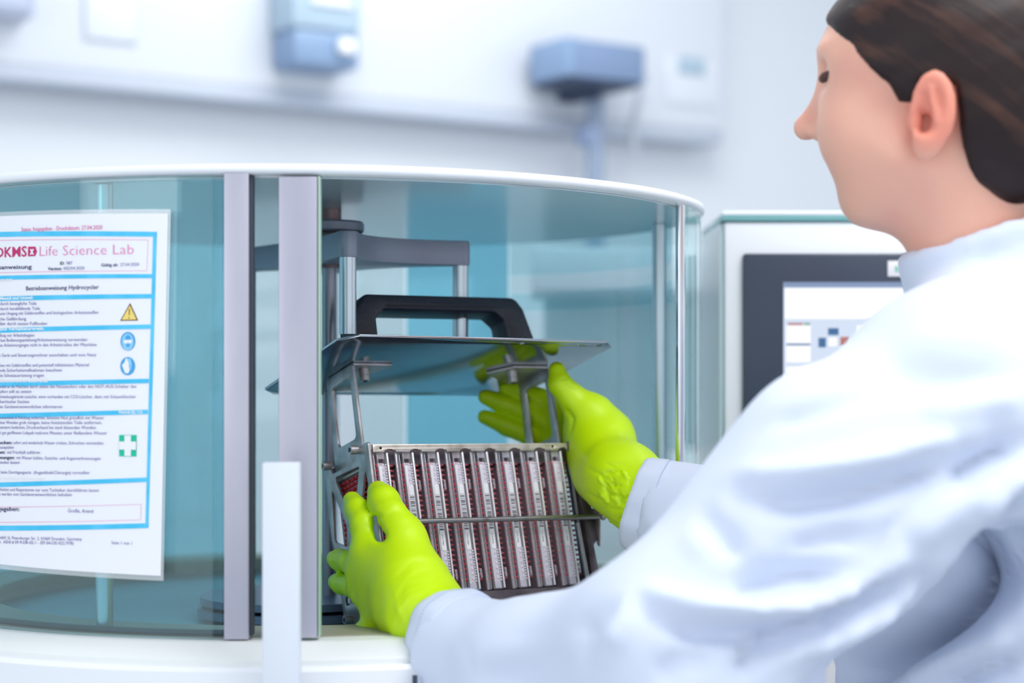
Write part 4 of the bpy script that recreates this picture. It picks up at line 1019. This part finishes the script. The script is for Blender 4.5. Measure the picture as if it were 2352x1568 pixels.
for s in (1, -1):
    def shoe(X):
        a = np.array([.405, 1.49, .045])+lb*.10*s; d = smin(sd_cap(X, a-fb*.03, a+fb*.15-np.array([0, 0, .012]), .045, .036), sd_cap(X, a, a+np.array([0, 0, .06]), .048), .02)
        return smax(d, -X[2], .003)
    c_ = np.array([.405, 1.49, .045])+lb*.10*s; V, F = surf_net(shoe, c_-np.array([.25, .2, .06]), c_+np.array([.15, .25, .12]), .008); flink('shoe', V, F, M_shoe)
# cuffs: turned cloth bands round the sleeve ends with a row of stitches
def cuff(a, b, r0, r1, L_, flat, name_label, n=56):
    a, b = Vector(a), Vector(b); u = (b-a).normalized(); x = u.cross(Vector((0, 0, 1))).normalized(); y = x.cross(u)
    mb = MB(); st = MB(); rings = []
    prof = [(-L_, r0-.004), (-L_, r0), (-L_*.6, r0+.0015), (-.004, r1+.001), (0, r1), (.0005, r1-.0015), (-.004, r1-.004), (-L_*.8, r0-.006)]
    for q, r in prof:
        for k in range(n):
            t_ = 2*math.pi*k/n; wob = 1+.035*math.sin(3*t_+1.0)+.02*math.sin(5*t_+2)+.012*math.sin(11*t_)
            mb.v.append(tuple(b+u*(q+.003*math.sin(2*t_))+x*r*wob*flat*math.cos(t_)+y*r*wob*math.sin(t_)))
    m = len(prof); mb.f = [(i*n+k, i*n+(k+1) % n, ((i+1) % m)*n+(k+1) % n, ((i+1) % m)*n+k) for i in range(m) for k in range(n)]; mb.m = [0]*len(mb.f)
    c_ = part('cuff', mb, M_coat, coat, 60, label=name_label)
    for k in range(0, 110):
        t_ = 2*math.pi*k/110; wob = 1+.035*math.sin(3*t_+1.0)+.02*math.sin(5*t_+2)+.012*math.sin(11*t_); qq = -L_*.62; r = r0+.0022
        p0 = b+u*(qq+.003*math.sin(2*t_))+x*r*wob*flat*math.cos(t_)+y*r*wob*math.sin(t_); tt = (-x*math.sin(t_)*flat+y*math.cos(t_)).normalized()
        st.tube([p0-tt*.0007, p0+tt*.0007], .0003, 4)
    part('stitching', st, M_stitch, coat, None, kind='stuff')
CUFF_R = ((ER+(WR-ER)*.93), WR)
cuff(WR-(WR-ER)*.10, np.array(P(1466, 1155, 1.694)), .0450, .0435, .036, .92, 'right sleeve cuff with stitched seam')
cuff(FM, np.array(P(1026, 1474, 1.536)), .0475, .0450, .034, .95, 'left sleeve cuff')

# ------------------------------------------------------------------ gloved hands
def chain(X, pts, rs, k=.004):
    d = None
    for i in range(len(pts)-1):
        q = sd_cap(X, pts[i], pts[i+1], rs[i], rs[i+1]); d = q if d is None else smin(d, q, k)
    return d
def PP(*t): return np.array(P(*t))
# left hand, back to the camera, gripping the left side of the rack
def left_hand(X):
    wr = PP(990, 1412, 1.546)
    mc = [PP(848, 1270, 1.607), PP(838, 1312, 1.613), PP(846, 1358, 1.613), PP(876, 1398, 1.604)]
    d = sd_cap(X, PP(960, 1400, 1.560), PP(905, 1300, 1.600), .030, .025)
    for q, r in zip(mc, (.0165, .0165, .0155, .0145)): d = smin(d, sd_cap(X, PP(955, 1375, 1.570), q, .026, r), .014)
    d = smin(d, sd_cap(X, PP(945, 1320, 1.575), PP(925, 1235, 1.598), .027, .0195), .016)
    d = smin(d, sd_cap(X, wr, PP(1075, 1458, 1.512), .0295, .030), .022)
    d = smin(d, sd_cap(X, PP(930, 1410, 1.575), PP(890, 1410, 1.600), .024, .017), .015)
    fi = chain(X, [mc[0], PP(836, 1205, 1.615), PP(820, 1170, 1.632), PP(809, 1149, 1.645)], [.0145, .0118, .0106, .0086])
    fm = chain(X, [mc[1], PP(806, 1290, 1.632), PP(780, 1285, 1.662), PP(768, 1283, 1.682)], [.0135, .0102, .0094, .0078])
    fr = chain(X, [mc[2], PP(812, 1346, 1.632), PP(785, 1340, 1.658), PP(772, 1336, 1.676)], [.0130, .0100, .0094, .0078])
    fp = chain(X, [mc[3], PP(874, 1428, 1.590), PP(848, 1444, 1.592), PP(828, 1446, 1.598)], [.0150, .0112, .0088, .0070])
    th = chain(X, [PP(928, 1240, 1.596), PP(898, 1186, 1.606), PP(880, 1150, 1.620), PP(869, 1129, 1.630)], [.0195, .0150, .0140, .0100])
    g = np.minimum(np.minimum(fi, fm), np.minimum(fr, fp)); g = np.minimum(g, th)
    d = smin(d, g, .007)
    for q0, r in (((874, 1232), .0050), ((866, 1212), .0036), ((862, 1190), .0026)): d = smax(d, -sd_cap(X, PP(*q0, 1.55), PP(*q0, 1.66), r), .004)
    return d-.0005*wav(X, 210, 3)
V, F = surf_net(left_hand, np.array([-.20, 1.475, ZC-.265]), np.array([.02, 1.72, ZC-.065]), .0021)
V = smooth_v(V, F, 3, .45)
GL = [([(905, 1330), (945, 1290), (990, 1285)], 5, -.0012), ([(915, 1345), (950, 1310), (995, 1300)], 5, .0012), ([(900, 1390), (930, 1345), (985, 1330)], 6, -.0014), ([(905, 1420), (940, 1370), (1000, 1345)], 6, .0012),
      ([(860, 1190), (885, 1185), (915, 1170)], 4, -.0010), ([(868, 1165), (885, 1162), (905, 1150)], 4, -.0008), ([(815, 1195), (835, 1185), (850, 1178)], 4, -.0008), ([(905, 1340), (915, 1400), (940, 1450)], 7, .0010), ([(960, 1440), (950, 1400), (975, 1360)], 6, -.0012),
      ([(785, 1265), (790, 1285), (786, 1305)], 4, -.0008), ([(800, 1325), (805, 1345), (800, 1368)], 4, -.0008), ([(850, 1425), (862, 1440), (862, 1455)], 4, -.0009), ([(878, 1230), (868, 1245), (858, 1240)], 6, -.0012)]
V = folds(V, F, GL)
flink('glove', V, F, M_glove, label='lime glove on the left hand, back towards us')
# right hand, palm to the camera, behind the right-hand upright
def right_hand(X):
    mc = [PP(1292, 948, 1.850), PP(1286, 985, 1.850), PP(1290, 1020, 1.842)]
    d = sd_cap(X, PP(1418, 1095, 1.735), PP(1364, 1010, 1.802), .0300, .0290)
    for q, r in zip(mc, (.0150, .0150, .0150)): d = smin(d, sd_cap(X, PP(1378, 1040, 1.802), q, .024, r), .012)
    d = smin(d, sd_cap(X, PP(1388, 1090, 1.765), PP(1358, 1080, 1.812), .030, .024), .015)          # heel
    d = smin(d, sd_cap(X, PP(1384, 1000, 1.786), PP(1356, 955, 1.790), .0270, .0210), .026)          # ball of the thumb
    d = smin(d, sd_cap(X, PP(1418, 1095, 1.735), PP(1500, 1160, 1.685), .0300, .0285), .02)
    d = smin(d, sd_cap(X, PP(1440, 1105, 1.718), PP(1466, 1142, 1.704), .0320, .0310), .02)
    fi = chain(X, [mc[0], PP(1240, 918, 1.862), PP(1195, 898, 1.868), PP(1163, 889, 1.870)], [.0135, .0115, .0105, .0080])
    fm = chain(X, [mc[1], PP(1215, 948, 1.862), PP(1160, 928, 1.868), PP(1115, 911, 1.868)], [.0135, .0118, .0108, .0080])
    fr = chain(X, [mc[2], PP(1225, 1000, 1.858), PP(1165, 978, 1.864), PP(1113, 957, 1.866)], [.0135, .0115, .0100, .0074])
    fp = chain(X, [PP(1300, 1050, 1.835), PP(1250, 1050, 1.850), PP(1200, 1042, 1.856)], [.0130, .0100, .0075])
    th = chain(X, [PP(1354, 955, 1.788), PP(1314, 915, 1.788), PP(1286, 882, 1.787), PP(1279, 849, 1.788)], [.0205, .0140, .0115, .0080])
    g = np.minimum(np.minimum(fi, fm), np.minimum(fr, fp)); g = np.minimum(g, th)
    d = smin(d, g, .008)
    return d-.0005*wav(X, 200, 4)
V, F = surf_net(right_hand, np.array([-.06, 1.62, ZC-.18]), np.array([.17, 1.90, ZC+.035]), .0016)
V = smooth_v(V, F, 4, .45)
rr = random.Random(11); GR = []
for k in range(56):      # crumpled cuff
    x = rr.uniform(1375, 1470); y = rr.uniform(1050, 1200); a = rr.uniform(-.3, 1.5); l_ = rr.uniform(14, 40)
    GR.append(([(x, y), (x+l_*.5*math.cos(a)+rr.uniform(-4, 4), y+l_*.5*math.sin(a)), (x+l_*math.cos(a), y+l_*math.sin(a))], rr.uniform(2.4, 4.0), rr.choice((-1, 1))*rr.uniform(.0010, .0024)))
GR += [([(1290, 885), (1305, 880), (1318, 892)], 3.5, -.0012), ([(1288, 872), (1302, 868), (1308, 872)], 3.5, -.0010), ([(1300, 940), (1315, 960), (1308, 1000)], 5, -.0022), ([(1345, 1130), (1370, 1145), (1400, 1150)], 4, -.0012), ([(1340, 1070), (1380, 1090), (1420, 1120)], 4, -.0012),
       ([(1250, 960), (1262, 985), (1255, 1010)], 4, -.001), ([(1215, 930), (1222, 945), (1218, 965)], 4, -.001), ([(1200, 900), (1212, 915), (1208, 925)], 4, -.001)]
V = folds(V, F, GR)
flink('glove', V, F, M_glove, label='lime glove on the right hand, crumpled at the wrist')
